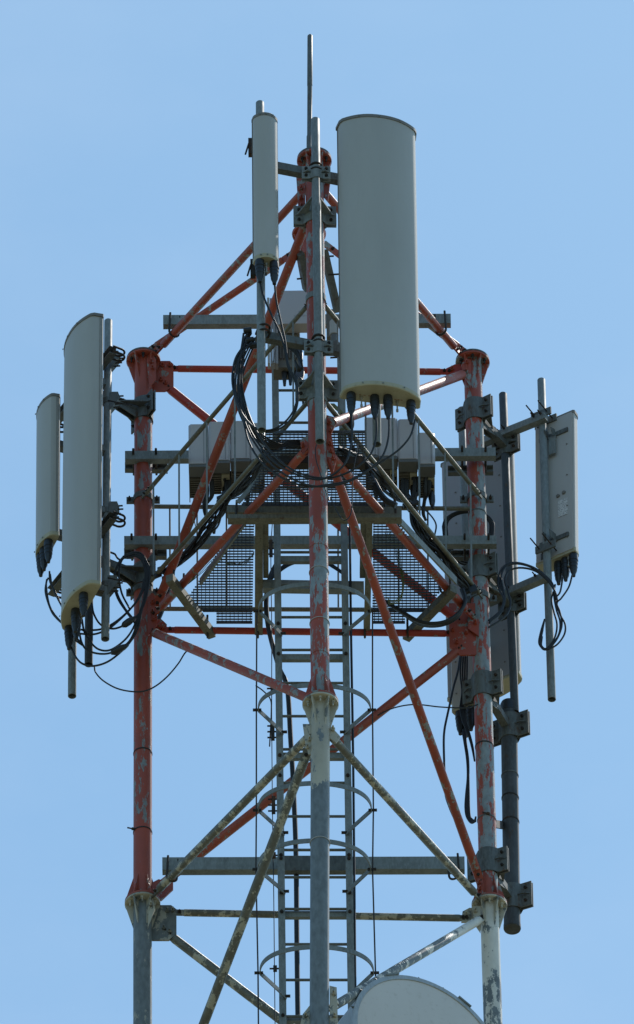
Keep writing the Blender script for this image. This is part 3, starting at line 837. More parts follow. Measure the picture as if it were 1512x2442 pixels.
# ================================================================ safety railing
sr = thing('safety_railing', at(757, 1240, 59.9), 'thin tube railing round the platform with slender upright rods', 'railing')
RLI = .0145
rails = [(leg('F', 716), at(338, 1186, YL - .07)), (leg('F', 714), at(1150, 1186, YR - .07)), (leg('F', 985), at(355, 1402, YL - .07)), (leg('F', 985), at(1152, 1424, YR - .07))]
zt, zl = rails[0][1].z, rails[2][1].z
rails = []
for yF, (xs_, ys_), Ys in ((716, (340, 1186), YL - .07), (714, (1148, 1186), YR - .07), (944, (350, 1396), YL - .07), (944, (1150, 1424), YR - .07)):
    a = leg('F', yF) - V((0, .04, 0)); b_ = at(xs_, ys_, Ys)
    rails.append((a, b_))
for i, (a, b_) in enumerate(rails):
    d = (b_ - a).normalized()
    o = MB().cyl(a + d * .12, b_ - d * .05, RLI * (1.05 if i % 2 == 0 else 1.15), n=18).build('top_rail' if i < 2 else 'mid_rail', 'olive', sr)
    x, y, _ = frame(d, V((0, -1, 0)))
    for c, s_ in ((a, 1), (b_, -1)):
        MB().obox(c + d * s_ * .07, x * .012, d * .075, y * .005).build('end_tab', 'olive', o)
        for t in (.04, .07, .10): MB().hexb(c + d * s_ * t + y * .005, y, .009, .01, .01).build('bolt', 'rust', o)
for xa, ya, xb, yb in ((362, 1208, 1130, 1213), (385, 1452, 1112, 1455)):
    MB().cyl(at(xa, ya, YB), at(xb, yb, YB), .015, n=16).build('rear_rail', 'olive', sr)
for k, y, mt in (('L', 1192, 'galv_d'), ('R', 1190, 'galv_d'), ('L', 1412, 'galv_d'), ('R', 1428, 'galv_d'), ('F', 716, 'galv'), ('F', 958, 'galv')):
    c = leg(k, y)
    o = MB().lathe(c - Z3 * .02, c + Z3, [(0, RL), (0, RL + .007), (.045, RL + .007), (.045, RL)], 36).build('collar', mt, sr)
    if k != 'F':
        for s_ in (-1, 1):
            MB().obox(c + V((s_ * .085, .005, 0)), V((.025, 0, 0)), V((0, .008, 0)), Z3 * .026).build('lug', 'galv_d', o)
            MB().hexb(c + V((s_ * .09, -.005, 0)), V((0, -1, 0)), .011, .012, .02).build('bolt', 'rust', o)
def on_line(ln, x):
    a, b_ = ln
    # parameter where the image column equals x
    def col(p):
        e = p - EYE; return 756 + FPX * e.dot(RT) / e.dot(FW)
    lo, hi = 0., 1.
    ca, cb = col(a), col(b_)
    for _ in range(40):
        t = (lo + hi) / 2
        if (col(a + (b_ - a) * t) < x) == (ca < cb): lo = t
        else: hi = t
    return a + (b_ - a) * lo
for x in (699, 628, 560, 493, 427, 366):
    a = on_line(rails[0], x); b_ = on_line(rails[2], x + .5)
    MB().bar(a - V((0, .014, 0)), b_ - V((0, .014, 0)), .012, .006).build('baluster', 'galv', sr)
for x in (805, 870, 935, 998, 1061, 1122):
    a = on_line(rails[1], x); b_ = on_line(rails[3], x + 3)
    MB().bar(a - V((0, .014, 0)), b_ - V((0, .014, 0)), .012, .006).build('baluster', 'galv', sr)
for x in (405, 470, 540, 806, 950, 1020):
    MB().cyl(at(x, 1210, YB + .01), at(x + 1, 1452, YB + .01), .006, n=8).build('baluster', 'galv_d', sr)
MB().bar(at(*d3(1040, 600), 59.4), at(*d3(690, 990), 59.4), .012, .03).build('stay', 'galv', sr)

# ================================================================ ladder with cage
YLd = 60.05
ld = thing('access_ladder', at(746, 2440, YLd), 'grey steel climbing ladder with hooped safety cage inside the mast', 'ladder')
def rx(s_, y):      # column of the rail centres
    return (656 + (y - 870) * .0120) if s_ < 0 else (814.5 + (y - 870) * .0153)
for s_ in (-1, 1):
    p, q = at(rx(s_, 868), 868, YLd), at(rx(s_, 3100), 3100, YLd)
    MB().channel(p, q, .045, .03, .005, V((-s_ * 0, -1, 0)), V((1, 0, 0))).build('rail', 'galv', ld)
    for y in (1226, 1488, 1560, 1802, 1850, 2040, 2048, 2130, 2175, 2422):
        c = at(rx(s_, y), y, YLd)
        MB().hexb(c, V((0, -1, 0)), .012, .012, .008).build('bolt', 'rust', ld)
RUNGS = [931, 1008, 1085, 1162, 1240, 1317, 1395, 1472, 1550, 1629, 1708, 1787, 1867, 1947, 2027, 2092, 2168, 2252, 2337, 2424, 2512, 2600, 2690]
for y in RUNGS:
    MB().cyl(at(rx(-1, y) + 4, y, YLd + .012), at(rx(1, y) - 4, y, YLd + .012), .0095, n=12).build('rung', 'galv_d', ld)
for y in (1332, 1566, 1801, 2179, 2428):
    MB().channel(at(rx(-1, y) + 2, y, YLd + .035), at(rx(1, y) - 2, y, YLd + .035), .048, .03, .005, V((0, -1, 0))).build('crossbar', 'galv', ld)
def strip(mb, pts, w_, th):
    """flat bar bent along a level path"""
    rings = []
    for i, p in enumerate(pts):
        d = (pts[min(i + 1, len(pts) - 1)] - pts[max(i - 1, 0)]).normalized(); s_ = d.cross(Z3).normalized()
        rings.append([p + s_ * th / 2 + Z3 * w_ / 2, p - s_ * th / 2 + Z3 * w_ / 2, p - s_ * th / 2 - Z3 * w_ / 2, p + s_ * th / 2 - Z3 * w_ / 2])
    return mb.loft(rings, smooth=False)
JY = [(1457, 1393, 1513, 617, 884), (1693, 1634, 1748, 616, 884), (1932, 1868, 1988, 616, 886), (2073, 2005, 2128, 615, 884), (2320, 2258, 2378, 620, 891), (2566, 2504, 2625, 622, 894)]
cagepts = {-1: [], 1: []}
for yj, ytop, yatt, xl, xr in JY:
    zc = at(rx(-1, yatt), yatt, YLd - .005).z
    pl, pr = lev(xl, yj, zc), lev(xr, yj, zc); top = lev((xl + xr) / 2 + 2, ytop, zc)
    al, ar = lev(rx(-1, yatt) + 9, yatt, zc), lev(rx(1, yatt) - 8, yatt, zc)
    cx = (pl.x + pr.x) / 2; a = (pr.x - pl.x) / 2; dpt = (pl.y + pr.y) / 2 - top.y
    arc = [V((cx - a * math.cos(t), pl.y + (pr.y - pl.y) * (1 - math.cos(t)) / 2 - dpt * math.sin(t) ** .85, zc)) for t in [PI * i / 40 for i in range(41)]]
    hp_ = MB(); strip(hp_, arc, .036, .006); o = hp_.build('cage_hoop', 'galv', ld, 30)
    for e, f_, s_ in ((al, pl, -1), (ar, pr, 1)):
        mb = MB(); strip(mb, [e, f_ + V((0, 0, 0))], .036, .006); mb.build('hoop_arm', 'galv', ld)
        MB().cyl(f_ + V((-s_ * .02, 0, 0)), f_ + V((s_ * .035, 0, 0)), .010, n=8).build('bolt', 'rust', o)
        MB().cyl(e + V((-s_ * .025, -.01, 0)), e + V((s_ * .02, -.01, 0)), .010, n=8).build('bolt', 'rust', o)
        cagepts[s_].append(f_ + V((s_ * .012, 0, 0)))
for s_ in (-1, 1):
    MB().tube(cagepts[s_], .0052, 7, smooth_path=False).build('cage_wire', 'rust', ld)

# ================================================================ radio units
def radio(label, x0, x1, y0, y1, Yf, depth=.30, strip_px=None, tilt=0., drop=0.):
    a, b_ = at(x0, y1, Yf), at(x1, y1, Yf)
    z0 = (a.z + b_.z) / 2; z1 = at((x0 + x1) / 2, y0, Yf).z
    X0, X1 = a.x, b_.x; cx = (X0 + X1) / 2; W = X1 - X0 + .0015
    t = thing('radio_unit', (cx, Yf + depth, z0), label, 'radio unit', 'white radio units behind the railing')
    mb = MB(); r = .014; hh = z1 - z0
    sec = [(-W / 2 + r, 0), (W / 2 - r, 0), (W / 2, r), (W / 2, depth * .36), (-W / 2, depth * .36), (-W / 2, r)]
    R = lambda z, g_=1: [V((cx + x * g_, Yf + y, z)) for x, y in sec]
    mb.loft([R(z0 + .025), R(z1 - .012), [p + V((0, .008, .010)) * 1 for p in R(z1 - .012, .985)]], smooth=False).build('cover', 'unit', t)
    MB().obox(V((cx, Yf + depth * .18, z0 + .012)), V((W / 2 - .003, 0, 0)), V((0, depth * .18 - .004, 0)), Z3 * .012).build('chin', 'unit_g', t)
    MB().bar(V((cx + W * .27, Yf - .0008, z0 + .03)), V((cx + W * .27, Yf - .0008, z1 - .018)), .0028, .002).build('seam', 'unit_g', t)
    # core with cooling fins on the underside/back and a connector strip
    MB().obox(V((cx, Yf + depth * .69, z0 + hh * .52)), V((W / 2 - .012, 0, 0)), V((0, depth * .305, 0)), Z3 * (hh * .46)).build('housing', 'unit_b', t)
    hs = MB().obox(V((cx - W * .2, Yf + depth * .66, z0 + .012)), V((W * .26, 0, 0)), V((0, depth * .26, 0)), Z3 * .004).build('heat_sink', 'unit_b', t)
    nf = 9
    for i in range(nf):
        yy = Yf + depth * (.40 + .56 * i / (nf - 1))
        MB().obox(V((cx - W * .2, yy, z0 + .001)), V((W * .25, 0, 0)), V((0, .004, 0)), Z3 * .012).build('fin', 'unit_b', hs)
    cs = MB().obox(V((cx + W * .27, Yf + depth * .66, z0 + .002)), V((W * .19, 0, 0)), V((0, depth * .28, 0)), Z3 * .010).build('connector_plate', 'base', t)
    for i, yy in enumerate((.50, .60, .78, .90)):
        c = V((cx + W * (.23 + .08 * (i % 2)), Yf + depth * yy, z0 - .008))
        if i < 2: MB().cyl(c, c - Z3 * .012, .011, n=12).build('port', 'rubber', t)
        else: MB().lathe(c, c - Z3, [(0, .018), (.05, .019), (.09, .014), (.12, .009)], 12).build('plug', 'rubber', t)
    for s_ in (-1,):
        MB().bar(V((cx + s_ * (W / 2 - .004), Yf + .10, z0 + .01)), V((cx + s_ * (W / 2 - .004), Yf + depth, z0 - .03)), .006, .03).build('side_guard', 'unit_b', t)
    return t
YU = 60.16
radio('leftmost white radio unit, just right of the left leg', 450, 497, 1009, 1112, YU)
radio('second white radio unit from the left, behind the long red diagonal', 498, 549, 1003, 1103, YU - .01)
radio('third white radio unit from the left, beside the upright rod', 550, 598, 1001, 1099, YU)
radio('white radio unit nearest the ladder on its left side', 599, 632, 1006, 1101, YU)
radio('white radio unit nearest the ladder on its right side, below the wide panel', 871, 902, 993, 1090, YU)
radio('broad white radio unit behind the hanging pole end under the wide panel', 903, 949, 994, 1093, YU)
radio('second white radio unit from the right, behind an upright rod', 950, 997, 997, 1100, YU)
radio('rightmost white radio unit, standing a little lower than its neighbours', 998, 1038, 1029, 1112, YU + .03)
# single unit high behind the front leg
Yt = 59.7
tq = thing('radio_unit', at(695, 873, Yt + .2), 'single radio unit high behind the front leg, with ribbed underside and grey side', 'radio unit')
p0, p1 = at(664, 772, Yt), at(744, 773, Yt); ztop = at(700, 692, Yt).z
mb = MB(); r = .012; W = p1.x - p0.x; cx = (p0.x + p1.x) / 2
sec = [(-W / 2 + r, 0), (W / 2 - r, 0), (W / 2, r), (W / 2, .09), (-W / 2, .09), (-W / 2, r)]
mb.loft([[V((cx + x, Yt + y, p0.z)) for x, y in sec], [V((cx + x, Yt + y, ztop - .012)) for x, y in sec], [V((cx + x * .97, Yt + .004 + y * .95, ztop)) for x, y in sec]], smooth=False).build('cover', 'unit', tq)
# grey extruded side profile, left
p2, p3 = at(638, 868, Yt + .06), at(664, 868, Yt + .06); zt2 = at(650, 712, Yt + .06).z
for i in range(4):
    xx = p2.x + (p3.x - p2.x) * (i + .5) / 4
    MB().obox(V((xx, Yt + .08 + .006 * (i % 2), (p2.z + zt2) / 2)), V(((p3.x - p2.x) / 8 - .0012, 0, 0)), V((0, .03, 0)), Z3 * ((zt2 - p2.z) / 2)).build('side_profile', 'radome_back' if i else 'radome', tq)
pa, pb_ = at(652, 866, Yt + .1), at(716, 866, Yt + .1); zc = at(680, 818, Yt + .1).z
MB().obox(V(((pa.x + pb_.x) / 2, Yt + .16, (zc + pa.z) / 2 + .06)), V(((pb_.x - pa.x) / 2, 0, 0)), V((0, .06, 0)), Z3 * ((zc - pa.z) / 2 + .10)).build('housing', 'unit_b', tq)
for i in range(9):
    xx = pa.x + (pb_.x - pa.x) * (i + .5) / 9
    MB().obox(V((xx, Yt + .095, (zc + pa.z) / 2 + .03)), V((.0025, 0, 0)), V((0, .012, 0)), Z3 * ((zc - pa.z) / 2 + .0)).build('fin', 'unit_b', tq)
MB().bar(at(658, 818, Yt + .06), at(652, 866, Yt + .06), .008, .02).build('handle', 'cap', tq)
for x, y in ((692, 860), (678, 862), (706, 862)):
    c = at(x, y, Yt + .15)
    MB().lathe(c, c - Z3, [(0, .02), (.10, .021), (.16, .014), (.22, .009)], 14).build('plug', 'rubber', tq)
# maker's mark on the cover: three slanted bars with the name below
lc = at(716, 745, Yt - .0015); g_ = .0020
for i in range(3):
    cc = lc + Z3 * (.013 - .012 * i)
    MB().add([cc + V((-.014, 0, -.006)), cc + V((.014, 0, .002)), cc + V((.014, 0, .006)), cc + V((-.014, 0, -.002))], [(0, 1, 2, 3)]).build('logo_bar', 'logo', tq)
cu = bpy.data.curves.new('logo_text', 'FONT'); cu.body = 'ERICSSON'; cu.size = .018; cu.align_x = 'CENTER'
to = bpy.data.objects.new('t', cu); COL.objects.link(to)
dg = bpy.context.evaluated_depsgraph_get(); me = bpy.data.meshes.new_from_object(to.evaluated_get(dg)); bpy.data.objects.remove(to)
me.materials.clear(); me.materials.append(M['logo'])
to = bpy.data.objects.new('logo_text', me); COL.objects.link(to); to.parent = tq
to.location = lc - Z3 * .036 - WL[tq.name]; to.rotation_euler = (PI / 2, 0, 0)
# second small unit right of the front leg with its grey frame
tq2 = thing('filter_box', at(792, 830, 59.8), 'small dark filter box with grey cylinder half hidden between front leg and wide panel', 'radio unit')
a = at(778, 735, 59.8); b_ = at(800, 800, 59.8)
MB().obox((a + b_) / 2 + V((0, .08, 0)), V(((b_.x - a.x) / 2, 0, 0)), V((0, .07, 0)), Z3 * ((a.z - b_.z) / 2)).build('housing', 'unit_b', tq2)
MB().cyl(at(797, 768, 59.72), at(797, 800, 59.72), .03, n=20).build('canister', 'radome', tq2)
MB().cyl(at(797, 800, 59.72), at(797, 822, 59.72), .024, n=20).build('canister_base', 'unit_g', tq2)
# slanting square tubes carrying the upper unit
st = thing('mount_bracket', at(760, 700, 59.2), 'two slanting dark square tubes behind the front leg carrying the upper radio unit', 'bracket')
for (x0, y0, x1, y1) in ((716, 604, 732, 690), (772, 596, 806, 745), (800, 818, 832, 900)):
    MB().bar(at(x0, y0, 58.95), at(x1, y1, 59.25), .045, .045, V((0, -1, .2))).build('arm', 'galv_d', st)
for (x, y, s_) in ((716, 619, -1), (728, 664, -1), (776, 612, 1), (790, 655, 1), (795, 853, 1)):
    c = at(x, y, 59.0)
    MB().cyl(c - V((.02, 0, 0)), c + V((s_ * .055, 0, .004 * s_)), .006, n=8).build('bolt', 'rust', st)

# ================================================================ microwave dish at the bottom edge
ps = math.radians(31)
dn = V((math.sin(ps), -math.cos(ps), 0)); dw = V((math.cos(ps), math.sin(ps), 0)); dc = at(1024, 2501, 59.3); RD = .545
md = thing('microwave_dish', dc - Z3 * RD, 'large round drum dish with pale flat face at the bottom edge', 'dish antenna')
n_ = 72
rg = lambda r, z: [dc + dn * z + dw * (r * math.cos(2 * PI * k / n_)) + Z3 * (r * math.sin(2 * PI * k / n_)) for k in range(n_)]
MB().loft([rg(RD * .62, -.60), rg(RD * .97, -.36), rg(RD * .985, -.16), rg(RD * .985, -.004)], caps=(True, False)).build('drum', 'rim', md, 25)
MB().loft([rg(RD * .985, -.02), rg(RD * 1.01, -.02), rg(RD * 1.01, .006), rg(RD * .955, .008), rg(RD * .95, .002)], caps=(False, False)).build('rim_band', 'rim', md, 25)
MB().loft([rg(RD * .956, .001), rg(RD * .8, .008), rg(RD * .4, .016), rg(.01, .019)], caps=(False, True)).build('face', 'dish', md, 60)
for k in range(20):
    t = 2 * PI * (k + .35) / 20
    p = dc + dw * (RD * 1.01 * math.cos(t)) + Z3 * (RD * 1.01 * math.sin(t)) - dn * .008
    MB().hexb(p, (dw * math.cos(t) + Z3 * math.sin(t)), .008, .008, .008).build('screw', 'galv_d', md)
for t in (math.radians(62), math.radians(118)):
    p = dc + dw * (RD * 1.02 * math.cos(t)) + Z3 * (RD * 1.02 * math.sin(t))
    MB().obox(p, (Z3 * math.cos(t) - dw * math.sin(t)) * .05, dn * .014, (dw * math.cos(t) + Z3 * math.sin(t)) * .006).build('latch', 'galv', md)
MB().cyl(dc - dn * .30, dc - dn * .62, .06, n=20).build('feed_mount', 'galv_d', md)
MB().bar(dc - dn * .5, leg('F', 2530) + V((.03, .03, 0)), .06, .06).build('mount_arm', 'galv_d', md)

# ================================================================ cables
def cable(name, label, pts, r=.0068, mat='cable', group='black cables on the mast', cat='cable', jit=0.):
    """pts: (x, y, depth Y)"""
    P = [at(x, y, Y) for x, y, Y in pts]
    if jit: P = [p + V((random.uniform(-jit, jit), random.uniform(-jit, jit), random.uniform(-jit, jit))) for p in P]
    return tag(MB().tube(P, r, 8).build(name, mat), label, cat, group)
def cs(cf, Y, *xy):
    """points of one crop with depth Y (number, or pair spread evenly)"""
    n_ = len(xy)
    return [(*cf(x, y), (Y if not isinstance(Y, tuple) else Y[0] + (Y[1] - Y[0]) * i / (n_ - 1))) for i, (x, y) in enumerate(xy)]
ga = 'jumper cables looping under the wide front panel'
la = 'black jumper cable looping below the wide front panel, from its %s plug'
cable('jumper_cable', la % 'first', cs(c2, (58.30, 58.50), (850, 1080), (855, 1200), (848, 1300), (815, 1420), (740, 1500), (650, 1540), (560, 1533), (450, 1495), (340, 1430), (240, 1320), (160, 1190), (115, 1020), (100, 820), (118, 640), (150, 560)), group=ga)
cable('jumper_cable', la % 'second', cs(c2, (58.32, 58.50), (1013, 1085), (1018, 1230), (985, 1360), (900, 1450), (790, 1510), (680, 1533), (560, 1518), (440, 1470), (330, 1380), (240, 1265), (170, 1130), (125, 980), (110, 820), (130, 650), (175, 590)), group=ga)
cable('jumper_cable', la % 'third', cs(c2, (58.34, 58.46), (1103, 1110), (1098, 1260), (1055, 1390), (950, 1490), (820, 1560), (680, 1588), (560, 1580), (430, 1525), (310, 1440), (215, 1320), (150, 1200), (90, 1020), (55, 850), (70, 730), (140, 625)), group=ga)
cable('jumper_cable', la % 'rightmost', cs(c2, (58.36, 58.46), (1278, 1140), (1245, 1250), (1170, 1340), (1065, 1415), (960, 1480), (830, 1550), (700, 1575), (560, 1590), (400, 1540), (250, 1430), (165, 1300), (125, 1150), (95, 960), (105, 720), (125, 560)), group=ga)
gb = 'jumper cables looping below the short upper panel'
cable('jumper_cable', 'black jumper cable from the left plug of the short upper panel', cs(c2, (58.26, 58.46), (232, 195), (255, 300), (310, 430), (370, 560), (410, 700), (425, 790), (470, 880), (492, 970), (470, 1090), (400, 1180), (310, 1220), (215, 1205), (130, 1130), (75, 1010), (48, 870), (70, 740), (130, 640)), group=gb)
cable('jumper_cable', 'black jumper cable from the right plug of the short upper panel', cs(c2, (58.26, 58.46), (333, 215), (345, 340), (375, 480), (405, 620), (425, 770), (480, 880), (485, 990), (455, 1090), (380, 1175), (290, 1212), (195, 1190), (110, 1090), (70, 960), (80, 800), (110, 700), (180, 620)), group=gb)
gc = 'coiled cables behind the left front pole'
for i in range(4):
    o_ = i * 11
    cable('coiled_cable', 'black cable in the coil tied behind the left front pole', cs(c2, 58.52 + i * .012, (140 + o_, 600), (250, 598 - o_ * .3), (370, 600 + o_), (450, 640 + o_), (500, 700 + o_), (520, 790), (490, 780 + o_), (470, 740)), .0062, group=gc)
for i in range(4):
    o_ = i * 9
    cable('coiled_cable', 'black cable in the coil tied behind the left front pole', cs(c2, (58.5, 59.0), (150 + o_, 560), (118 + o_, 620), (95 + o_, 760), (88 + o_, 900), (110 + o_, 1050), (160 + o_, 1180), (235 + o_, 1290), (330 + o_, 1330)), .0062, group=gc)
for p in ((150, 500), (190, 640), (140, 560)):
    pass
for i in range(5):
    o_ = i * 13
    cable('coiled_cable', 'black cable sweeping from the left front pole down to the grating by the front leg', cs(c2, (58.5, 58.95), (160 + o_, 600), (75 + o_, 760 + o_), (62 + o_, 960), (120 + o_, 1150), (210 + o_, 1270 - o_ * .4), (320 + o_, 1330 - o_ * .5), (430, 1310 - o_ * .6), (550, 1325 - o_ * .8)), .0055, group=gc)
for i in range(7):
    k = random.uniform(-14, 14)
    cable('hanging_cable', 'black cable tangled under the upper radio unit behind the front leg', cs(c2, (59.6, 59.3), (500 + k, 640), (480 + i * 6, 700 + k), (505 - k, 770), (480 + i * 8, 830), (520 + k * .5, 880 + i * 6), (528, 980 + i * 14)), .0062, group='cables tangled under the upper radio unit')
for i in range(8):
    k = random.uniform(-16, 16)
    cable('hanging_cable', 'black cable dropping beside the front leg on its right', cs(c2, (59.0, 59.2), (770 + i * 12, 1110 + k), (800 + i * 9, 1180), (845 + k, 1260), (862 - k, 1350), (880 + i * 9, 1420), (930 + i * 12, 1500 + k)), .0055, group='cables dropping beside the front leg')
tieb = MB()
for (x, y) in ((165, 610), (190, 645), (150, 545)):
    a = at(*c2(x - 25, y), 58.5); b_ = at(*c2(x + 28, y - 6), 58.5); tieb.cyl(a, b_, .022, n=10)
tag(tieb.build('cable_clip', 'rubber'), 'black clip block tying the cable coil to the left front pole', 'cable clip')
# front leg small wire
cable('hanging_wire', 'thin dark wire hanging down in front of the front leg', cs(d1, 58.62, (1010, 3500)) + cs(c2, 58.62, (612, 1300), (608, 1390), (630, 1470), (665, 1570), (700, 1690)) + cs(d2, 58.66, (215, 1050), (290, 1200), (350, 1290), (400, 1290), (440, 1230), (455, 1120), (452, 960), (470, 760), (500, 560), (515, 470)), .0032) if False else \
cable('hanging_wire', 'thin dark wire hanging down in front of the front leg', cs(c2, 58.62, (620, 1298), (608, 1340), (612, 1410), (640, 1500), (672, 1600), (698, 1680)) + cs(d2, 58.66, (215, 1050), (290, 1200), (350, 1290), (400, 1290), (440, 1230), (455, 1120), (458, 960), (470, 760), (505, 560), (515, 470)), .0036)
# bundles running down along both railings
def bundle(n_, label, group, path, radii):
    """cables that share a route: each keeps its own side of it, pinched where they are tied (w = half width in pixels)"""
    out = []
    for i in range(n_):
        u = random.uniform(-1, 1); pts = []
        for j, (cf, x, y, w_, Y) in enumerate(path):
            x0, y0 = cf(x, y)
            k = path[min(j + 1, len(path) - 1)]; h = path[max(j - 1, 0)]
            a_, b_ = h[0](h[1], h[2]), k[0](k[1], k[2])
            dx, dy = b_[0] - a_[0], b_[1] - a_[1]; L = math.hypot(dx, dy)
            o_ = w_ * (u * .75 + random.uniform(-.45, .45))
            pts.append((x0 - dy / L * o_, y0 + dx / L * o_, Y + random.uniform(-.035, .035)))
        cable('bundled_cable', label, pts, random.choice(radii), group=group)
bundle(24, 'thin black cable in the bundle sloping down beside the left railing', 'thin cables bundled along the left railing',
       [(d3, 1400, 355, 6, 58.95), (d3, 1260, 345, 8, 59.0), (d3, 1130, 380, 9, 59.1), (d3, 1050, 420, 4, 59.15), (d3, 940, 570, 12, 59.4), (d3, 820, 720, 15, 59.6), (d3, 690, 860, 14, 59.8), (d3, 585, 950, 6, 59.95),
        (d3, 500, 1070, 15, 60.05), (d3, 400, 1220, 20, 60.2), (d3, 300, 1360, 12, 60.3), (d6, 1000, 760, 10, 60.4), (d6, 820, 920, 11, 60.45), (d6, 640, 1060, 5, 60.5), (d6, 560, 1090, 4, 60.5)], (.0042, .0052, .0066))
bundle(26, 'thin black cable in the bundle sloping down beside the right railing', 'thin cables bundled along the right railing',
       [(d2, 300, 540, 8, 58.95), (d2, 430, 580, 7, 59.0), (d2, 560, 670, 12, 59.2), (d2, 700, 790, 16, 59.4), (d2, 830, 930, 15, 59.6), (d2, 960, 1050, 11, 59.8), (d2, 1085, 1120, 6, 59.95),
        (c10, 880, 930, 12, 60.0), (c10, 960, 1060, 20, 60.1), (c10, 1050, 1170, 20, 60.2), (c10, 1140, 1290, 15, 60.3), (c10, 1230, 1390, 9, 60.42), (c10, 1290, 1450, 4, 60.5)], (.0042, .0054, .0072))
for i, (cf, x, y, Y, lb) in enumerate(((d3, 575, 950, 59.88, 'black cable tie block on the left railing above the double beam'), (d3, 1055, 405, 59.1, 'black cable tie block near the front leg, left side'), (d2, 1085, 1125, 59.88, 'black cable tie block on the right railing below the radio units'),
                                       (d6, 590, 1070, 60.42, 'black cable tie block at the lower end of the left railing'), (c10, 1285, 1440, 60.45, 'black cable tie block at the lower end of the right railing'))):
    mb = MB(); c = at(*cf(x, y), Y)
    for k in range(5):
        e = V((random.uniform(-.045, .045), random.uniform(-.03, .03), random.uniform(-.05, .05)))
        mb.bar(c + e - V((.022, 0, .012)), c + e + V((.022, 0, .012)), .028, .022)
    tag(mb.build('cable_clip', 'rubber'), lb, 'cable clip')
for i in range(5):
    cable('ground_wire', 'thin yellowish wire hanging in a loop behind the right grating', cs(c10, 60.15, (640 + i * 12, 1000 - i * 6), (700 + i * 10, 1100), (740 + i * 7, 1230 + i * 5), (775 + i * 3, 1380), (760, 1480 + i * 9), (700 - i * 6, 1520 + i * 6), (650 + i * 4, 1490)), .0017, 'cable_y', group='wires behind the right grating')
for i in range(4):
    cable('ground_wire', 'thin wire sagging behind the left grating', cs(c9, 60.1, (900, 1335 - i * 9), (800 + i * 6, 1400 + i * 8), (700, 1425 - i * 7), (600 - i * 8, 1380 + i * 9), (540, 1340 + i * 20), (440 + i * 5, 1450 + i * 12), (330, 1590)), .0022, 'cable_y' if i < 3 else 'cable', group='wires behind the left grating')
# dark clamp hardware behind the short upper panel
for (x, y, n_) in ((598, 352, 3), (603, 641, 3)):
    c = at(x, y, 58.36)
    o = MB().obox(c, V((.016, 0, 0)), V((0, .02, 0)), Z3 * .07).build('clamp', 'rust', mf)
    MB().obox(c + V((.04, .01, 0)), V((.05, 0, 0)), V((0, .006, 0)), Z3 * .05).build('clamp_plate', 'rust', o)
    MB().cyl(c + V((-.012, -.02, .02)), c + V((-.035, -.03, -.09)), .006, n=8).build('bolt', 'rust', o)
# crossing strands under the radio units
for side, cf, base, nn in (('left', d3, [(300, 700), (345, 720), (390, 740), (560, 640), (590, 650), (780, 640)], 6), ('right', d2, [(1000, 850), (1040, 860), (1120, 780), (1160, 830), (1240, 830), (1280, 800)], 6)):
    for i, (x, y) in enumerate(base):
        for j in range(3):
            xx = x + j * 9 + random.uniform(-6, 6)
            if side == 'left':
                if x < 450: pts = cs(cf, (60.3, 60.5), (xx, y), (xx + 5, y + 170), (320 + j * 12, 1000 + i * 10), (330 + j * 10, 1120), (400 + i * 14, 1260), (430, 1330))
                else: pts = cs(cf, (60.3, 60.4), (xx, y), (xx - 5, y + 150), (560 + j * 20, 930), (520, 1060), (440 + j * 12, 1200), (340 + j * 14, 1360))
            else:
                if x < 1200: pts = cs(cf, (60.3, 60.4), (xx, y), (xx + 5, y + 150), (1100 + j * 12, 1080), (1110 + i * 8, 1150), (1150 + j * 25, 1300), (1260 + j * 20, 1420))
                else: pts = cs(cf, (60.3, 60.5), (xx, y), (xx - 10, y + 180), (1230 + j * 8, 1080), (1215 + j * 8, 1220), (1250, 1300))
            cable('drop_cable', 'thick black cable dropping from the %s group of radio units' % side, pts, random.choice((.0075, .0065, .009)), group='cables dropping from the %s radio units' % side)
cable('ground_wire', 'thin yellowish wire curving down from the leftmost radio unit', cs(d3, 60.3, (300, 860), (215, 920), (200, 1060), (215, 1200), (240, 1290)), .0035, 'cable_y')
for i in range(5):
    cable('ground_wire', 'yellow-green earth wire in the loose coil right of the front leg', cs(d2, 59.1 + i * .01, (200 + i * 14, 40), (330 + i * 8, 150), (380, 290 - i * 4), (345 - i * 7, 330), (325 - i * 4, 420), (340, 520 + i * 3), (370 + i * 4, 550), (385 - i * 2, 440), (380 - i * 5, 330)), .0042, 'cable_y', group='yellow-green earth wires right of the front leg')
cable('thick_cable', 'thickest black cable curving above the right end of the double front beam', cs(d2, 59.35, (590, 660), (640, 790), (700, 900), (760, 1010), (830, 1090), (930, 1140)), .021)
cable('loop_cable', 'single pale-edged cable bulging right of the right railing', cs(d2, 60.3, (900, 1010), (1020, 1060), (1160, 1130), (1280, 1220), (1360, 1340), (1345, 1470)), .0055)
for i in range(3):
    cable('feeder_cable', 'thick black cable sagging below the right corner of the grating', cs(c10, 60.4 + i * .02, (1230 - i * 8, 1430), (1250 - i * 4, 1520 + i * 6), (1200, 1610 + i * 14), (1100, 1675 + i * 12), (980, 1690 + i * 12), (880, 1665 + i * 12), (770, 1600 + i * 8), (640, 1520)), .013 - i * .003, group='cables sagging at the right platform corner')
cable('feeder_cable', 'thick black cable curling behind the left leg under the railing corner', cs(c9, 60.72, (190, 1600), (130, 1700), (110, 1800), (70, 1900)), .016)
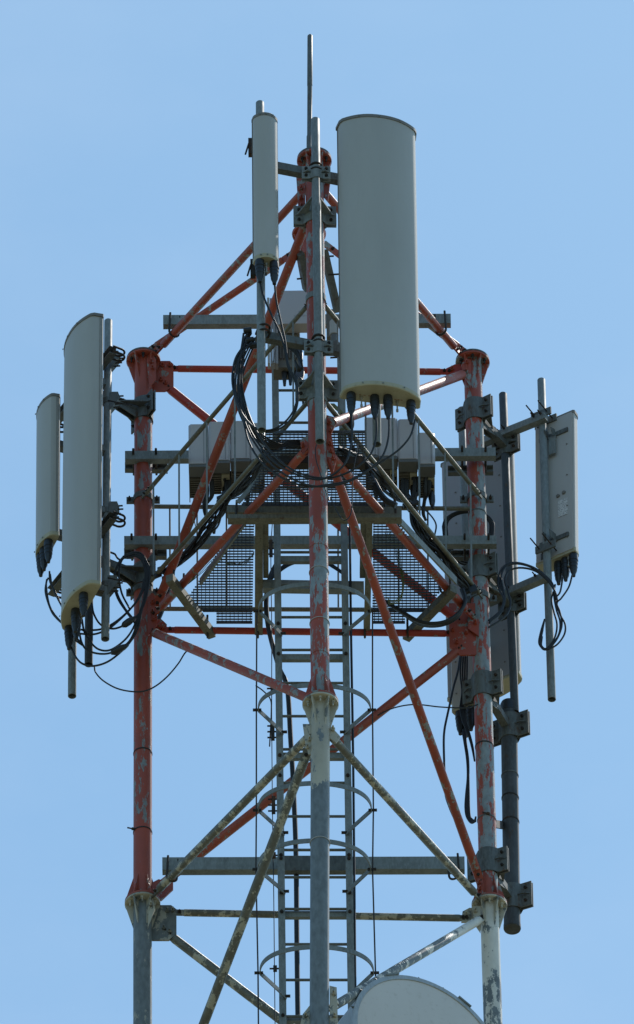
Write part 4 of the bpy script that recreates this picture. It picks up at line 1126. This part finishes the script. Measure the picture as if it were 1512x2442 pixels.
# left panel cables
g1 = 'cables of the leftmost antenna'
for i, pts in enumerate((((175, 590), (160, 640), (180, 780), (220, 860), (275, 925)), ((165, 600), (155, 700), (195, 830), (235, 890), (300, 950)), ((185, 540), (190, 620), (230, 700), (290, 830)), ((190, 560), (205, 650), (250, 750), (310, 860)))):
    cable('jumper_cable', 'black jumper cable hanging from the leftmost antenna', cs(c4, 60.36, *pts), .0062, group=g1)
g2 = 'looping cables between the long left panel and the left leg'
ll = 'black cable looping from the long left panel to the coil on the left leg'
def cl_(*pts, r=.0068): cable('jumper_cable', ll, cs(c4, 60.25, *pts), r, group=g2)
cl_((505, 780), (520, 860), (570, 940), (650, 972), (720, 960), (800, 915), (870, 850), (915, 740), (940, 600), (935, 500), (890, 430), (830, 405), (760, 420), (705, 480), (680, 580), (695, 700), (750, 810), (820, 900))
cl_((430, 900), (450, 1000), (500, 1080), (560, 1130), (640, 1135), (730, 1080), (800, 1000), (860, 870), (900, 740), (925, 600), (915, 480), (860, 415), (780, 420), (730, 460), (710, 560), (730, 700), (790, 820))
cl_((345, 1100), (380, 1180), (430, 1235), (510, 1255), (610, 1230), (700, 1170), (790, 1080), (850, 980), (880, 850), (905, 700), (930, 560), (915, 460), (870, 400), (800, 400), (740, 430))
cl_((410, 1000), (430, 1080), (470, 1135), (560, 1162), (650, 1155), (740, 1110), (800, 1050), (850, 930), (885, 800), (920, 650), (900, 480), (840, 425), (770, 440))
cl_((640, 950), (700, 910), (770, 850), (850, 760), (905, 650), (925, 520), (885, 440), (820, 410), (745, 440), (690, 520), (670, 620), (700, 740), (770, 850), (830, 930))
cl_((500, 985), (580, 975), (680, 930), (760, 860), (840, 770), (890, 660), (910, 560), (885, 460), (830, 420))
cl_((410, 1010), (520, 1015), (620, 980), (700, 920), (800, 820), (870, 720), (900, 600))
cl_((380, 1060), (440, 1100), (420, 1075), (390, 1035), (420, 980), (470, 1005))
cl_((645, 395), (680, 410), (700, 440), (730, 460))
for (x0, y0, x1, y1) in ((735, 955, 835, 885), (650, 1160, 780, 1095)):
    a, b_ = at(*c4(x0, y0), 60.22), at(*c4(x1, y1), 60.22)
    L0 = (b_ - a).length
    tag(MB().lathe(a, b_, [(0, .010), (.02, .022), (L0 * .5, .024), (L0 - .03, .019), (L0, .009)], 14).build('cable_splice', 'rubber'), 'black sleeve on the cable %s' % ('just left of the left leg, upper one' if y0 < 1000 else 'looping lowest left of the left leg'), 'cable sleeve')
cable('sagging_cable', 'thin black cable sagging from the dark pole end across the left leg', cs(c4, (60.36, 60.36), (525, 1262), (535, 1305), (590, 1365), (690, 1422), (800, 1447), (900, 1445), (990, 1405), (1080, 1330), (1160, 1235), (1215, 1150), (1270, 1125), (1330, 1130), (1400, 1160), (1475, 1200)), .0052)
# right side
g3 = 'coiled cables on the right leg'
for i in range(3):
    rx_, ry_ = 205 - i * 14, 130 - i * 8
    pts = [(450 + rx_ * math.cos(a), 1625 + ry_ * math.sin(a) if math.sin(a) < 0 else 1625 + ry_ * 2.4 * math.sin(a)) for a in [PI + 2 * PI * k / 16 for k in range(17)]]
    cable('coiled_cable', 'black cable coiled behind the right leg in front of the large rear panel', cs(c5, 60.78 + i * .012, *pts), .0075, group=g3)
g4 = 'cables looping from the rightmost antenna'
arcs = [((1145, 520), (1120, 460), (1060, 400), (960, 335), (830, 303), (740, 330), (700, 400), (712, 500), (745, 580), (730, 670), (690, 730), (620, 780)),
        ((1160, 600), (1140, 520), (1080, 430), (980, 350), (850, 312), (755, 335), (715, 420), (735, 540), (740, 620), (700, 700), (615, 770)),
        ((1170, 620), (1150, 540), (1090, 450), (990, 370), (870, 345), (780, 370), (745, 440), (770, 540), (790, 640), (760, 720), (690, 780), (615, 825)),
        ((1150, 560), (1130, 480), (1070, 410), (970, 340), (840, 306), (745, 328), (690, 420), (700, 520), (735, 600), (700, 700), (620, 790))]
for pts in arcs:
    cable('jumper_cable', 'black cable arching from the rightmost antenna to the right leg', cs(c6, (60.74, 60.60), *pts), .0070, group=g4)
lps = [((1290, 395), (1260, 500), (1200, 590), (1165, 630), (1190, 720), (1230, 800), (1225, 880), (1170, 960), (1100, 1000), (1055, 1000), (1020, 950), (1035, 860), (1062, 770)),
       ((1212, 420), (1190, 540), (1150, 600), (1185, 690), (1205, 800), (1170, 910), (1110, 985), (1060, 1005), (1030, 960), (1045, 870), (1065, 760)),
       ((1150, 480), (1140, 560), (1160, 680), (1190, 780), (1180, 880), (1120, 970), (1075, 1000), (1040, 975), (1045, 900)),
       ((1145, 520), (1120, 600), (1140, 700), (1165, 800), (1150, 900), (1100, 980), (1060, 995), (1030, 940), (1050, 850))]
for pts in lps:
    cable('jumper_cable', 'black cable hanging in a loop on the rightmost pole', cs(c6, (60.74, 60.76), *pts), .0062, group=g4)
g5 = 'cables hanging left of the right leg low down'
for i, pts in enumerate((((405, 215), (380, 380), (330, 560), (295, 720), (255, 900), (225, 1050), (215, 1200), (222, 1480)), )):
    cable('hanging_cable', 'long black cable hanging straight down left of the right leg', cs(d4, (60.9, 60.7), *pts) + [(1062, 1890, 60.7), (1072, 1925, 60.7), (1087, 1960, 60.7)], .0075, group=g5)
for i in range(5):
    k = i * 9
    cable('hanging_cable', 'black cable in the bunch hanging left of the right leg', cs(d4, (60.92, 60.72), (430 + k, 1085 - 30 * (i % 2)), (450 + k * .6, 1200), (480 + k * .5, 1400), (488 + k * .4, 1600), (470 + k, 1800), (462 + k * 1.3, 1950), (478 + k * 1.2, 2060), (530 + k, 2130 - k * .8), (585, 2110 - k * 1.5)), .0058, group=g5)
for i in range(4):
    k = i * 13
    cable('hanging_cable', 'black cable in the bunch hanging left of the right leg', cs(d4, (60.75, 60.72), (415 + k * 1.8, 215), (405 + k * 2, 420), (425 + k * 1.3, 620), (405 + k * 1.5, 800), (430 + k, 950), (500 + k * .5, 1130), (540 + k * .3, 1270), (570, 1420)), .0058, group=g5)
cable('thin_wire', 'thin wire running from the rear diagonal to the right leg', [(900, 1706, 60.6), (940, 1688, 60.58), (990, 1680, 60.57), (1050, 1686, 60.56), (1112, 1688, 60.56), (1140, 1680, 60.56)], .0045)
# mast feeders and wires
cable('feeder_cable', 'thick black feeder cable running down inside the ladder, left of centre', [(662, 1340, 60.3), (645, 1375, 60.3), (635, 1430, 60.3), (641, 1500, 60.3), (665, 1590, 60.3), (685, 1640, 60.3), (693, 1760, 60.3), (700, 1880, 60.3), (706, 2040, 60.3), (708, 2240, 60.3), (711, 2460, 60.3), (716, 2700, 60.3)], .0165, group='feeder cables along the ladder')
cable('feeder_cable', 'black feeder cable tight along the right ladder rail', [(834, 1240, 60.12), (837, 1500, 60.12), (842, 1800, 60.12), (845, 2100, 60.12), (848, 2400, 60.12), (853, 2700, 60.12)], .008, group='feeder cables along the ladder')
for k, (xa, ya, xb) in enumerate(((648, 1245, 9), (804, 1240, 2))):
    if k == 0: cable('thin_wire', 'thin wire running down left of the ladder', [(650, 1240, 60.2), (646, 1320, 60.2), (648, 1500, 60.2), (648, 1700, 60.2), (650, 1950, 60.2), (653, 2150, 60.2), (656, 2440, 60.2), (660, 2700, 60.2)], .003)
for i, y in enumerate((1308, 1642, 1745, 1920, 2040, 2310)):
    c = at(646 + (y - 1300) * .01, y, 60.18)
    mb = MB().obox(c, V((.012, 0, 0)), V((0, .01, 0)), Z3 * (.07 if i in (0, 2, 3) else .02))
    for z_ in ((-.05, 0, .05) if i in (0, 2, 3) else (0,)): mb.cyl(c + V((-.035, 0, z_)), c + V((.03, 0, z_)), .006, n=7)
    tag(mb.build('wire_clamp', 'rust'), 'small dark bolted clamp on the thin wire left of the ladder, %s' % ('topmost', 'second from the top', 'third from the top', 'fourth from the top', 'second lowest', 'lowest')[i], 'clamp', 'clamps on the thin wire')
for i in range(3):
    cable('arched_cable', 'black cable arching behind the front leg above the ladder hoop', cs(c9, 60.2, (1040, 1560), (1100, 1500 - i * 12), (1200, 1430 - i * 14), (1320, 1395 - i * 8)) + cs(c10, 60.2, (180, 1215 + i * 8), (250, 1250 + i * 8), (320, 1300 + i * 6)), .007, group='arched cables behind the front leg')
cable('arched_cable', 'black cable curving down from the left hoop to the red diagonal', [(610, 1635, 60.2), (628, 1648, 60.2), (645, 1668, 60.2), (647, 1700, 60.2), (643, 1780, 60.2)], .0045)

print('objects', len(bpy.data.objects))
